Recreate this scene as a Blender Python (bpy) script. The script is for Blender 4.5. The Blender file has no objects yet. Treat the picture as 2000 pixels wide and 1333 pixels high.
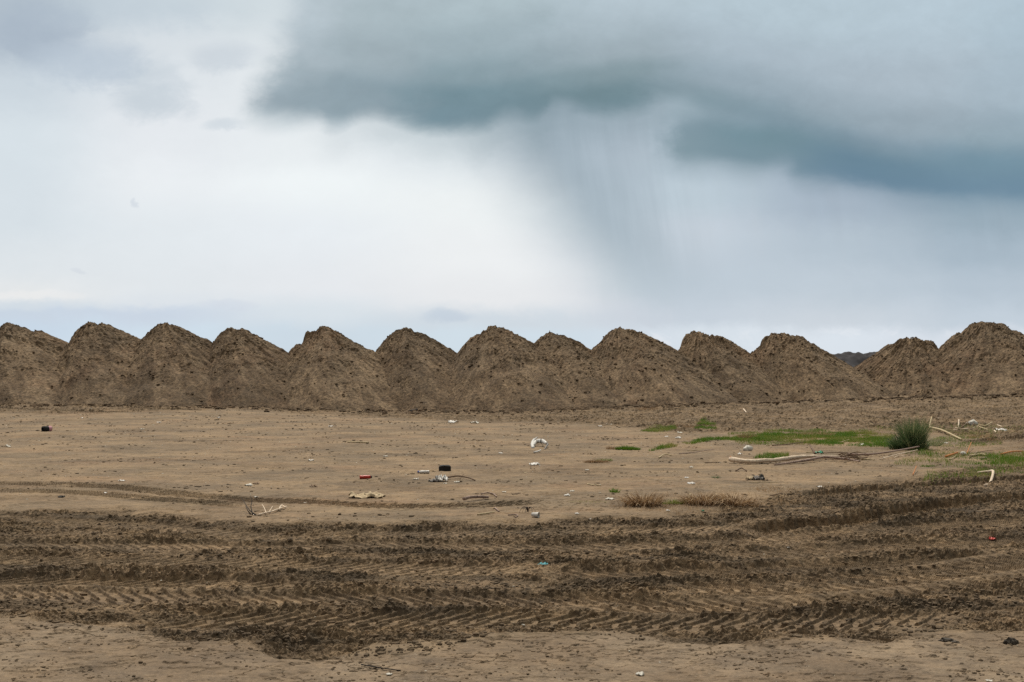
import bpy, math, random
import numpy as np
from mathutils import Vector

random.seed(7)
R = np.random.RandomState(11)
C = bpy.context.scene.collection
SC = bpy.context.scene

# ------------------------------------------------------------------ camera
CAMH, FPX, HOR = 1.65, 1944.4, 730.0            # eye height, focal length (px of a 2000 px wide picture), horizon row
TILT = math.atan((HOR - 666.5) / FPX)
cam_d = bpy.data.cameras.new("camera")
cam_d.lens, cam_d.sensor_width, cam_d.sensor_fit = 35.0, 36.0, 'HORIZONTAL'
cam_d.clip_start, cam_d.clip_end = 0.1, 6000
cam = bpy.data.objects.new("camera", cam_d)
C.objects.link(cam)
cam.location = (0, 0, CAMH)
cam.rotation_euler = (math.radians(90) + TILT, 0, 0)
SC.camera = cam

SC.render.engine = 'CYCLES'
SC.cycles.use_denoising = False
SC.cycles.denoiser = 'OPENIMAGEDENOISE'
SC.cycles.max_bounces = 4
SC.cycles.diffuse_bounces = 3
SC.view_settings.view_transform = 'Standard'
SC.view_settings.look = 'None'
SC.view_settings.exposure = 0.0
SC.view_settings.gamma = 1.0
SC.view_settings.use_curve_mapping = False

# ------------------------------------------------------------------ sun (soft, behind thin cloud, high over the heaps)
SUN = Vector((-0.08, 0.47, 0.80)).normalized()
sd = bpy.data.lights.new("sun", 'SUN')
sd.energy, sd.angle, sd.color = 3.0, math.radians(6), (1.0, 0.93, 0.82)
so = bpy.data.objects.new("sun", sd)
C.objects.link(so)
so.rotation_euler = SUN.to_track_quat('Z', 'Y').to_euler()
so.location = SUN * 80


def lin(c):
    return tuple(((v / 255) / 12.92 if v / 255 <= 0.04045 else ((v / 255 + 0.055) / 1.055) ** 2.4) for v in c)


# ------------------------------------------------------------------ world: storm sky
world = bpy.data.worlds.new("World")
SC.world = world
world.use_nodes = True


def build_world(nt):
    N, L = nt.nodes, nt.links
    N.clear()

    def put(sock, v):
        if hasattr(v, 'default_value') or hasattr(v, 'is_linked'):
            L.new(v, sock)
        else:
            sock.default_value = v

    def m(op, a, b=0.0, c=None, clamp=False):
        n = N.new('ShaderNodeMath'); n.operation = op; n.use_clamp = clamp
        put(n.inputs[0], a); put(n.inputs[1], b)
        if c is not None: put(n.inputs[2], c)
        return n.outputs[0]

    def ss(v, a, b):                         # smoothstep
        n = N.new('ShaderNodeMapRange'); n.interpolation_type = 'SMOOTHSTEP'
        put(n.inputs['Value'], v); put(n.inputs['From Min'], a); put(n.inputs['From Max'], b)
        return n.outputs[0]

    def curve(v, pts, lo, hi, vlo, vhi):     # 1-D function through pts
        mr = N.new('ShaderNodeMapRange'); put(mr.inputs['Value'], v)
        mr.inputs['From Min'].default_value, mr.inputs['From Max'].default_value = lo, hi
        fc = N.new('ShaderNodeFloatCurve'); L.new(mr.outputs[0], fc.inputs['Value'])
        cv = fc.mapping.curves[0]
        P = [((x - lo) / (hi - lo), (y - vlo) / (vhi - vlo)) for x, y in pts]
        cv.points[0].location, cv.points[1].location = P[0], P[-1]
        for p in P[1:-1]: cv.points.new(*p)
        for p in cv.points: p.handle_type = 'AUTO'
        fc.mapping.update()
        return m('MULTIPLY_ADD', fc.outputs[0], vhi - vlo, vlo)

    def ramp(v, stops):
        n = N.new('ShaderNodeValToRGB'); cr = n.color_ramp; cr.interpolation = 'EASE'
        while len(cr.elements) < len(stops): cr.elements.new(0.5)
        for e, (p, c) in zip(cr.elements, sorted(stops)):
            e.position = p
        for e, (p, c) in zip(cr.elements, sorted(stops)):
            e.position = p; e.color = (*lin(c), 1)
        L.new(v, n.inputs[0])
        return n.outputs[0]

    def mix(f, a, b):
        n = N.new('ShaderNodeMix'); n.data_type = 'RGBA'
        put(n.inputs['Factor'], f); put(n.inputs['A'], a); put(n.inputs['B'], b)
        return n.outputs['Result']

    def noise(vec, scale, det, rough=0.5, dist=0.0, w=0.0):
        n = N.new('ShaderNodeTexNoise'); n.noise_dimensions = '3D'
        L.new(vec, n.inputs['Vector'])
        n.inputs['Scale'].default_value = scale; n.inputs['Detail'].default_value = det
        n.inputs['Roughness'].default_value = rough; n.inputs['Distortion'].default_value = dist
        return m('SUBTRACT', n.outputs[0], 0.5)

    def vec(a, b, c=0.0):
        n = N.new('ShaderNodeCombineXYZ'); put(n.inputs[0], a); put(n.inputs[1], b); put(n.inputs[2], c)
        return n.outputs[0]

    tc = N.new('ShaderNodeTexCoord')
    sp = N.new('ShaderNodeSeparateXYZ'); L.new(tc.outputs['Generated'], sp.inputs[0])
    X, Y, Z = sp.outputs
    yy = m('MAXIMUM', Y, 0.2)
    U0 = m('MULTIPLY_ADD', m('DIVIDE', X, yy), FPX, 1000.0)     # direction over the heaps, in hundredths of the view
    V0 = m('MULTIPLY_ADD', m('DIVIDE', Z, yy), -FPX, HOR)
    q = vec(m('DIVIDE', U0, 260.0), m('DIVIDE', V0, 150.0))
    n1 = noise(q, 1.6, 5, 0.55)
    n2 = noise(q, 1.7, 6, 0.6, 0.4)
    nf = noise(vec(m('DIVIDE', U0, 90.0), m('DIVIDE', V0, 60.0), 3.0), 1.0, 6, 0.62, 0.3)
    nl = noise(vec(m('DIVIDE', U0, 900.0), m('DIVIDE', V0, 420.0), 5.0), 1.0, 2, 0.5)
    Ub = m('MULTIPLY_ADD', nf, 40.0, m('MULTIPLY_ADD', n1, 80.0, U0))
    Vb = m('MULTIPLY_ADD', n2, 36.0, V0)
    Vb = m('MULTIPLY_ADD', nf, 34.0, Vb)
    Vc = m('MULTIPLY_ADD', n2, 26.0, m('MULTIPLY_ADD', nl, 40.0, V0))

    def columns(coordU, cols, idx):
        out = ramp(idx, cols[0][1])
        for (ua, _), (ub, st) in zip(cols, cols[1:]):
            out = mix(ss(coordU, float(ua), float(ub)), out, ramp(idx, st))
        return out

    def st(lst, lo, hi):
        return [((v - lo) / (hi - lo), c) for v, c in lst]

    # open bright sky at the left, over its whole height (index = V)
    iv = m('DIVIDE', Vb, 740.0, clamp=True)
    left = columns(Ub, [
        (30, st([(0, (180, 194, 208)), (90, (177, 191, 207)), (160, (200, 212, 225)), (260, (211, 222, 233)), (420, (211, 221, 232)),
                 (520, (218, 225, 234)), (578, (226, 229, 235)), (598, (206, 217, 231)), (612, (196, 210, 230)), (645, (194, 212, 234)), (680, (203, 221, 240))], 0, 740)),
        (300, st([(0, (196, 209, 221)), (90, (213, 221, 231)), (250, (225, 230, 239)), (350, (230, 235, 243)), (450, (223, 230, 239)),
                  (560, (221, 227, 236)), (590, (217, 224, 235)), (612, (198, 211, 231)), (650, (201, 219, 238))], 0, 740)),
        (600, st([(0, (207, 218, 227)), (150, (226, 232, 239)), (300, (229, 235, 242)), (355, (236, 242, 248)), (450, (228, 234, 243)),
                  (560, (225, 229, 238)), (610, (212, 222, 234)), (655, (198, 214, 231))], 0, 740)),
        (900, st([(0, (215, 224, 232)), (300, (222, 230, 238)), (400, (234, 239, 244)), (500, (233, 236, 242)), (585, (228, 230, 237)),
                  (625, (203, 214, 228)), (655, (202, 218, 234))], 0, 740)),
    ], iv)
    tintn = N.new('ShaderNodeVectorMath'); tintn.operation = 'MULTIPLY'; L.new(left, tintn.inputs[0]); tintn.inputs[1].default_value = (1.045, 1.045, 1.0)
    left = tintn.outputs[0]
    # small grey cloud rags at the upper left
    def blob(cx, cy, rx, ry, a):
        dx = m('DIVIDE', m('SUBTRACT', Ub, float(cx)), float(rx)); dy = m('DIVIDE', m('SUBTRACT', Vb, float(cy)), float(ry))
        r = m('ADD', m('MULTIPLY', dx, dx), m('MULTIPLY', dy, dy))
        r = m('MULTIPLY_ADD', nf, 1.8, r)
        return m('MULTIPLY', m('SUBTRACT', 1.0, ss(r, -0.1, 1.45)), a)
    for (cx, cy, rx, ry, a, col) in [(292, 170, 85, 70, .85, (198, 210, 219)), (50, 45, 120, 75, .75, (165, 181, 198)), (165, 120, 130, 55, .8, (186, 201, 215)), (230, 20, 200, 40, .35, (188, 203, 216)),
                                     (435, 105, 75, 34, .9, (205, 215, 223)), (430, 240, 50, 14, .7, (205, 216, 224)),
                                     (265, 398, 9, 9, .55, (200, 210, 222)), (160, 531, 14, 5, .4, (205, 213, 224)), (60, 575, 110, 9, .5, (240, 239, 238)),
                                     (880, 620, 60, 14, .6, (190, 205, 222)), (450, 595, 60, 12, .5, (205, 215, 230))]:
        left = mix(blob(cx, cy, rx, ry, a), left, (*lin(col), 1))

    # rain curtain (index = V); its left flank leans
    lean = curve(V0, [(200, 905), (280, 935), (380, 1005), (480, 1068), (560, 1118), (680, 1175)], 200, 680, 800, 1300)
    rd = m('SUBTRACT', U0, lean)
    rain_mask = ss(m('MULTIPLY_ADD', n1, 60.0, rd), -120.0, 165.0)
    streak_v = vec(m('DIVIDE', m('MULTIPLY_ADD', lean, -0.25, U0), 48.0), m('DIVIDE', V0, 420.0), 1.7)
    streak = noise(streak_v, 1.0, 4, 0.6)
    Ur = m('MULTIPLY_ADD', streak, 150.0, m('MULTIPLY_ADD', rd, -0.0, U0))
    rain = columns(Ur, [
        (1090, st([(230, (158, 175, 187)), (330, (166, 182, 193)), (430, (184, 199, 209)), (540, (201, 211, 221)), (620, (214, 221, 230)), (660, (204, 217, 231))], 0, 740)),
        (1200, st([(230, (168, 184, 197)), (330, (176, 192, 204)), (450, (184, 199, 210)), (560, (192, 206, 216)), (620, (204, 212, 223)), (660, (208, 220, 232))], 0, 740)),
        (1350, st([(300, (178, 196, 208)), (380, (188, 205, 216)), (450, (197, 209, 220)), (550, (190, 204, 216)), (620, (198, 210, 222)), (650, (214, 225, 235))], 0, 740)),
        (1620, st([(300, (158, 176, 192)), (400, (166, 183, 199)), (470, (180, 196, 209)), (560, (190, 204, 216)), (630, (203, 213, 223)), (660, (218, 228, 238))], 0, 740)),
        (1930, st([(380, (140, 165, 182)), (430, (151, 173, 188)), (490, (166, 185, 200)), (560, (181, 197, 211)), (630, (194, 208, 221)), (660, (213, 222, 233))], 0, 740)),
    ], iv)
    rs = m('DIVIDE', m('SUBTRACT', m('MULTIPLY_ADD', streak, 70.0, rd), 140.0), 115.0)
    rs = m('MULTIPLY', m('POWER', 2.718, m('MULTIPLY', m('MULTIPLY', rs, rs), -1.0)), m('MULTIPLY', ss(V0, 640.0, 430.0), 0.50))
    rain = mix(rs, rain, (*lin((148, 168, 180)), 1))
    bright = m('MULTIPLY_ADD', streak, 0.17, 1.0)
    fade = m('MULTIPLY', ss(V0, 600.0, 380.0), ss(U0, 1000.0, 1120.0))
    amt = m('ADD', m('MULTIPLY', m('SUBTRACT', bright, 1.0), fade), 1.0)
    vm = N.new('ShaderNodeVectorMath'); vm.operation = 'SCALE'; L.new(rain, vm.inputs[0]); L.new(amt, vm.inputs['Scale'])
    rain = vm.outputs[0]
    sky = mix(rain_mask, left, rain)
    puff = m('MULTIPLY', ss(nf, 0.02, 0.16), m('MULTIPLY', ss(V0, 632.0, 655.0), ss(U0, 1180.0, 1260.0)))
    sky = mix(m('MULTIPLY', puff, 0.6), sky, (*lin((228, 233, 240)), 1))

    # the dark cloud bank: index = height above its ragged underside
    edge = curve(Ub, [(380, 205), (450, 214), (505, 243), (560, 246), (600, 240), (650, 262), (700, 246), (760, 252), (830, 266), (890, 272), (950, 268),
                      (1000, 244), (1050, 250), (1090, 218), (1140, 230), (1200, 236), (1260, 226), (1310, 206), (1400, 240), (1550, 275), (1700, 295), (2000, 305), (2300, 310)], 380, 2300, 150, 450)
    t = m('SUBTRACT', edge, Vb)
    edge_s = curve(U0, [(380, 215), (560, 244), (760, 258), (880, 268), (960, 262), (1060, 243), (1140, 236), (1290, 226), (1400, 236), (1550, 270), (1700, 295), (2300, 310)], 380, 2300, 150, 450)
    it = m('DIVIDE', m('SUBTRACT', edge_s, Vc), 430.0, clamp=True)
    T = lambda l: st(l, 0, 430)
    Uw = m('MULTIPLY_ADD', n1, 160.0, m('MULTIPLY_ADD', t, -.3, Ub))
    bank = columns(Uw, [
        (460, T([(0, (172, 189, 197)), (50, (153, 171, 181)), (100, (164, 181, 190)), (160, (180, 195, 204)), (240, (190, 204, 213)), (400, (192, 206, 216))])),
        (660, T([(0, (166, 184, 193)), (40, (140, 161, 171)), (90, (140, 161, 171)), (150, (158, 176, 184)), (240, (168, 186, 193)), (400, (180, 196, 206))])),
        (870, T([(0, (132, 158, 168)), (35, (114, 143, 155)), (85, (113, 143, 154)), (125, (134, 158, 167)), (190, (156, 176, 184)), (270, (173, 192, 199)), (400, (180, 198, 208))])),
        (1170, T([(0, (126, 152, 161)), (25, (108, 137, 147)), (55, (109, 137, 146)), (95, (132, 155, 163)), (140, (158, 176, 185)), (230, (180, 198, 208)), (400, (182, 200, 210))])),
        (1440, T([(0, (140, 163, 174)), (35, (128, 153, 164)), (85, (150, 170, 182)), (160, (170, 188, 200)), (250, (180, 200, 211))])),
        (1740, T([(0, (146, 166, 180)), (60, (150, 169, 181)), (140, (170, 187, 199)), (290, (182, 202, 214))])),
        (1980, T([(0, (140, 163, 176)), (60, (150, 172, 185)), (130, (166, 186, 199)), (300, (175, 197, 210))])),
    ], it)
    lside = curve(V0, [(-400, 560), (0, 548), (60, 530), (130, 508), (215, 448), (300, 430)], -400, 300, 300, 700)
    lm = ss(m('SUBTRACT', m('MULTIPLY_ADD', nf, 60.0, Ub), lside), -30.0, 75.0)
    soft = ss(m('MULTIPLY_ADD', nf, 44.0, t), -26.0, 48.0)
    veil = m('MULTIPLY', ss(t, -75.0, 10.0), m('MULTIPLY', ss(U0, 560.0, 720.0), 0.35))
    cover = m('MULTIPLY', m('MAXIMUM', soft, veil), lm)
    final = mix(cover, sky, bank)
    # a second, lower and bluer bank at the right
    edge2 = curve(Ub, [(1150, 250), (1240, 290), (1300, 330), (1335, 338), (1400, 336), (1470, 346), (1530, 340), (1575, 362), (1640, 368), (1700, 384),
                       (1770, 402), (1850, 406), (1930, 400), (2000, 410), (2300, 420)], 1150, 2300, 150, 450)
    t2 = m('SUBTRACT', edge2, Vb)
    edge2_s = curve(U0, [(1150, 300), (1300, 330), (1450, 342), (1600, 362), (1750, 392), (1850, 402), (2000, 410), (2300, 420)], 1150, 2300, 150, 450)
    it2 = m('DIVIDE', m('SUBTRACT', edge2_s, Vc), 430.0, clamp=True)
    bank2 = columns(Ub, [
        (1330, T([(0, (146, 167, 178)), (40, (126, 152, 163)), (90, (124, 150, 162)), (150, (135, 160, 170))])),
        (1480, T([(0, (134, 158, 170)), (35, (116, 145, 158)), (85, (111, 143, 155)), (130, (124, 150, 164))])),
        (1690, T([(0, (130, 154, 172)), (30, (100, 134, 156)), (60, (100, 134, 154)), (100, (116, 144, 159)), (155, (150, 169, 181))])),
        (1950, T([(0, (134, 160, 176)), (40, (106, 140, 162)), (95, (112, 146, 164)), (150, (136, 161, 172))])),
    ], it2)
    c2 = m('MULTIPLY', ss(m('MULTIPLY_ADD', nf, 46.0, t2), -28.0, 48.0), ss(m('MULTIPLY_ADD', nf, 50.0, t2), 180.0, 80.0))
    c2 = m('MULTIPLY', c2, ss(m('MULTIPLY_ADD', nf, 120.0, Ub), 1225.0, 1370.0))
    final = mix(c2, final, bank2)

    fine = noise(vec(m('DIVIDE', U0, 55.0), m('DIVIDE', V0, 38.0), 9.0), 1.0, 7, 0.68, 0.6)
    tex = m('ADD', m('MULTIPLY', m('ADD', nf, m('MULTIPLY', fine, .5)), m('MULTIPLY_ADD', cover, .16, .05)), 1.0)
    tx_ = N.new('ShaderNodeVectorMath'); tx_.operation = 'SCALE'; L.new(final, tx_.inputs[0]); L.new(tex, tx_.inputs['Scale'])
    final = tx_.outputs[0]
    bw = N.new('ShaderNodeRGBToBW'); L.new(final, bw.inputs[0])
    gy = N.new('ShaderNodeCombineColor')
    for i in range(3): L.new(bw.outputs[0], gy.inputs[i])
    final = mix(0.14, final, gy.outputs[0])
    # overcast: brightest overhead, dull low down behind the viewer
    dark = m('MULTIPLY', m('MULTIPLY_ADD', ss(Z, 0.36, 0.95), 0.35, 1.0), m('MULTIPLY_ADD', ss(m('MULTIPLY_ADD', Z, 0.6, Y), -0.35, 0.25), 0.68, 0.32))
    dk = N.new('ShaderNodeVectorMath'); dk.operation = 'SCALE'; L.new(final, dk.inputs[0]); L.new(dark, dk.inputs['Scale'])
    wm = N.new('ShaderNodeVectorMath'); wm.operation = 'MULTIPLY'; L.new(dk.outputs[0], wm.inputs[0]); wm.inputs[1].default_value = (1.16, .98, .78)
    final = mix(ss(Z, 0.38, 0.75), dk.outputs[0], wm.outputs[0])
    # the clear-air sky shows very faintly through the cloud
    nis = N.new('ShaderNodeTexSky'); nis.sky_type = 'NISHITA'; nis.sun_disc = False
    nis.sun_elevation = math.asin(SUN.z); nis.sun_rotation = math.atan2(SUN.x, SUN.y)
    sc = N.new('ShaderNodeVectorMath'); sc.operation = 'SCALE'; L.new(nis.outputs[0], sc.inputs[0]); sc.inputs['Scale'].default_value = 0.08
    final = mix(0.97, sc.outputs[0], final)
    bg = N.new('ShaderNodeBackground'); L.new(final, bg.inputs[0]); bg.inputs[1].default_value = 1.0
    out = N.new('ShaderNodeOutputWorld'); L.new(bg.outputs[0], out.inputs[0])


build_world(world.node_tree)
world.cycles.sampling_method = 'MANUAL'
world.cycles.sample_map_resolution = 512


# ------------------------------------------------------------------ numeric noise
def _perm(seed):
    r = np.random.RandomState(seed)
    return r.permutation(4096).astype(np.int32), r.rand(4096).astype(np.float32) * np.float32(2 * np.pi)


_T = {}


def perlin(x, y, seed=0):
    if seed not in _T:
        p, a = _perm(seed); _T[seed] = (p, np.cos(a), np.sin(a))
    p, ca, sa = _T[seed]
    xi = np.floor(x).astype(np.int32); yi = np.floor(y).astype(np.int32)
    fx = (x - xi).astype(np.float32); fy = (y - yi).astype(np.float32)
    u = fx * fx * fx * (fx * (fx * 6 - 15) + 10); v = fy * fy * fy * (fy * (fy * 6 - 15) + 10)
    a0 = p[xi & 4095]; a1 = p[(xi + 1) & 4095]
    def g(a, yy, dx, dy):
        h = p[(a + yy) & 4095]
        return ca[h] * dx + sa[h] * dy
    n00 = g(a0, yi, fx, fy); n10 = g(a1, yi, fx - 1, fy)
    n01 = g(a0, yi + 1, fx, fy - 1); n11 = g(a1, yi + 1, fx - 1, fy - 1)
    a = n00 + u * (n10 - n00); b = n01 + u * (n11 - n01)
    return (a + v * (b - a)) * np.float32(1.5)


def fbm(x, y, seed=0, octv=4, gain=0.5):
    s = 0; a = 1.0; f = 1.0; t = 0
    for i in range(octv):
        s = s + a * perlin(x * f + 13.7 * i, y * f - 7.1 * i, seed + i); t += a
        a *= gain; f *= 2.03
    return s / t


def worley(x, y, seed=0):
    r = np.random.RandomState(seed + 500)
    p = r.permutation(4096).astype(np.int32); rx = r.rand(4096).astype(np.float32); ry = r.rand(4096).astype(np.float32)
    xi = np.floor(x).astype(np.int32); yi = np.floor(y).astype(np.int32)
    fx = (x - xi).astype(np.float32); fy = (y - yi).astype(np.float32)
    d1 = np.full(x.shape, 9, np.float32); d2 = d1.copy(); idv = np.zeros(x.shape, np.float32)
    for i in (-1, 0, 1):
        a = p[(xi + i) & 4095]
        for j in (-1, 0, 1):
            h = p[(a + yi + j) & 4095]
            d = (rx[h] + i - fx) ** 2 + (ry[h] + j - fy) ** 2
            c = d < d1
            d2 = np.where(c, d1, np.minimum(d2, d)); idv = np.where(c, rx[(h * 7 + 3) & 4095], idv); d1 = np.where(c, d, d1)
    return np.sqrt(d1), np.sqrt(d2), idv


def sst(v, a, b):
    t = np.clip((v - a) / (b - a), 0, 1)
    return t * t * (3 - 2 * t)


# ------------------------------------------------------------------ the picture's rows and columns as places on flat ground
def ray(px, py):
    a, b = (px - 1000.0) / FPX, (666.5 - py) / FPX
    return a, math.cos(TILT) - b * math.sin(TILT), math.sin(TILT) + b * math.cos(TILT)


def flat(px, py, z=0.0):
    dx, dy, dz = ray(px, py)
    t = (z - CAMH) / dz
    return dx * t, dy * t


def line(pts, n=160, smooth=9):
    px = np.linspace(pts[0][0], pts[-1][0], n)
    py = np.interp(px, [p[0] for p in pts], [p[1] for p in pts])
    k = np.ones(smooth) / smooth
    py = np.convolve(np.pad(py, smooth // 2, mode='edge'), k, mode='valid')
    W = np.array([flat(a, b) for a, b in zip(px, py)])
    o = np.argsort(W[:, 0])
    return W[o, 0], W[o, 1]


NEAR = line([(-300, 1208), (0, 1215), (180, 1222), (350, 1243), (560, 1282), (680, 1285), (800, 1278), (900, 1262), (1000, 1244), (1120, 1236), (1300, 1243), (1420, 1240), (1560, 1252), (1700, 1240), (1850, 1228), (2000, 1232), (2300, 1240)])
FAR = line([(-300, 1000), (0, 1000), (180, 996), (330, 1004), (480, 1022), (650, 1026), (900, 1018), (1080, 1022), (1200, 1012), (1320, 1006), (1430, 990), (1520, 965), (1640, 945), (1760, 935), (1880, 915), (2000, 905), (2300, 890)])
BACKF = line([(-300, 818), (0, 817), (200, 818), (330, 812), (480, 808), (600, 814), (700, 812), (760, 820), (880, 822), (1000, 826), (1220, 834), (1330, 850), (1480, 842), (1700, 840), (1860, 850), (1960, 865), (2300, 880)])

# half width, depth, berm, lug depth, kind of path (x range faded)
TRACKS = [
    # pts, halfwidth, depth, berm, lug, (from px, to px), fade px
    ([(-300, 1122), (0, 1124), (200, 1126), (450, 1132), (700, 1142)], .24, .065, .035, .015, (-300, 640), 120),
    ([(-300, 1146), (100, 1152), (260, 1158), (500, 1166), (750, 1162), (1000, 1163), (1250, 1171), (1500, 1170), (1700, 1142), (2000, 1108), (2300, 1085)], .25, .045, .028, .017, (-200, 2300), 120),
    ([(-300, 1052), (200, 1056), (520, 1063), (700, 1056), (900, 1058), (1100, 1060), (1300, 1056), (1500, 1046), (1700, 1030), (1900, 1015), (2300, 1000)], .27, .045, .03, .012, (-300, 2300), 120),
    ([(1330, 1042), (1450, 1030), (1560, 1017), (1640, 1014), (1720, 1002), (1800, 988), (1900, 972), (2000, 968), (2300, 950)], .27, .15, .06, .022, (1430, 2300), 80),
    ([(-300, 943), (0, 945), (150, 948), (260, 953), (350, 965), (450, 976), (600, 982), (750, 990), (850, 990), (1000, 984), (1120, 975), (1300, 966)], .20, .030, .018, .020, (-300, 1090), 90),
    ([(-300, 1004), (0, 1006), (150, 1012), (300, 1022), (500, 1038), (700, 1036), (1000, 1034), (1300, 1030), (1500, 1016)], .24, .03, .02, .010, (-300, 1500), 100),
    ([(900, 1110), (1200, 1112), (1450, 1104), (1560, 1098), (1700, 1092), (1850, 1090), (2300, 1070)], .25, .055, .04, .014, (1000, 2300), 120),
    ([(-300, 1190), (300, 1203), (500, 1206), (700, 1206), (850, 1200), (1000, 1198), (1250, 1208), (1600, 1205), (2300, 1180)], .22, .035, .02, .018, (250, 1900), 100),
    ([(-300, 1084), (0, 1084), (300, 1090), (600, 1100), (900, 1106), (1300, 1100)], .25, .03, .018, .012, (-300, 1150), 200),
    ([(1300, 1080), (1500, 1072), (1700, 1062), (1850, 1056), (2300, 1040)], .24, .04, .035, .012, (1360, 2300), 100),
    ([(1200, 1140), (1500, 1138), (1750, 1118), (2000, 1085), (2300, 1062)], .22, .03, .02, .015, (1260, 2300), 120),
    ([(-300, 800), (0, 803), (150, 806), (300, 810), (450, 812)], .35, .09, .06, .030, (-300, 420), 60),
    ([(-300, 811), (0, 811), (200, 816), (330, 812)], .3, .07, .05, .030, (-300, 300), 60),
    ([(1480, 975), (1600, 962), (1750, 948), (1900, 936), (2300, 915)], .24, .09, .045, .022, (1540, 2300), 80),
    ([(1820, 880), (1880, 868), (1940, 862), (2000, 856), (2300, 845)], .3, .08, .05, .030, (1880, 2300), 50),
    ([(-300, 956), (0, 958), (150, 962), (300, 974), (450, 986), (560, 994)], .17, .022, .014, .018, (-300, 520), 120),
]
TR = []
for pts, hw, dep, berm, lug, (fa, fb), fw in TRACKS:
    tx, ty = line(pts)
    s = np.concatenate([[0], np.cumsum(np.hypot(np.diff(tx), np.diff(ty)))])
    pyc = lambda q: np.interp(q, [p[0] for p in pts], [p[1] for p in pts])
    xa = flat(fa, pyc(fa))[0]; xb = flat(fb, pyc(fb))[0]
    fwm = abs(flat(1000 + fw, pyc((fa + fb) / 2))[0])
    TR.append((tx, ty, s, hw, dep, berm, lug, xa, xb, fwm))


def base_h(x, y):
    h = 0.022 * perlin(x / 4.3, y / 4.3, 3) + 0.012 * fbm(x / 1.1, y / 1.1, 5, 2)
    rise = np.interp(x, [-40, -22, -12, -6, 0, 4, 11, 20, 40], [.34, .30, .2, .0, 0, .16, .38, .66, .8])
    h = h + rise * sst(y, 30.0, 41.0)
    return h


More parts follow.
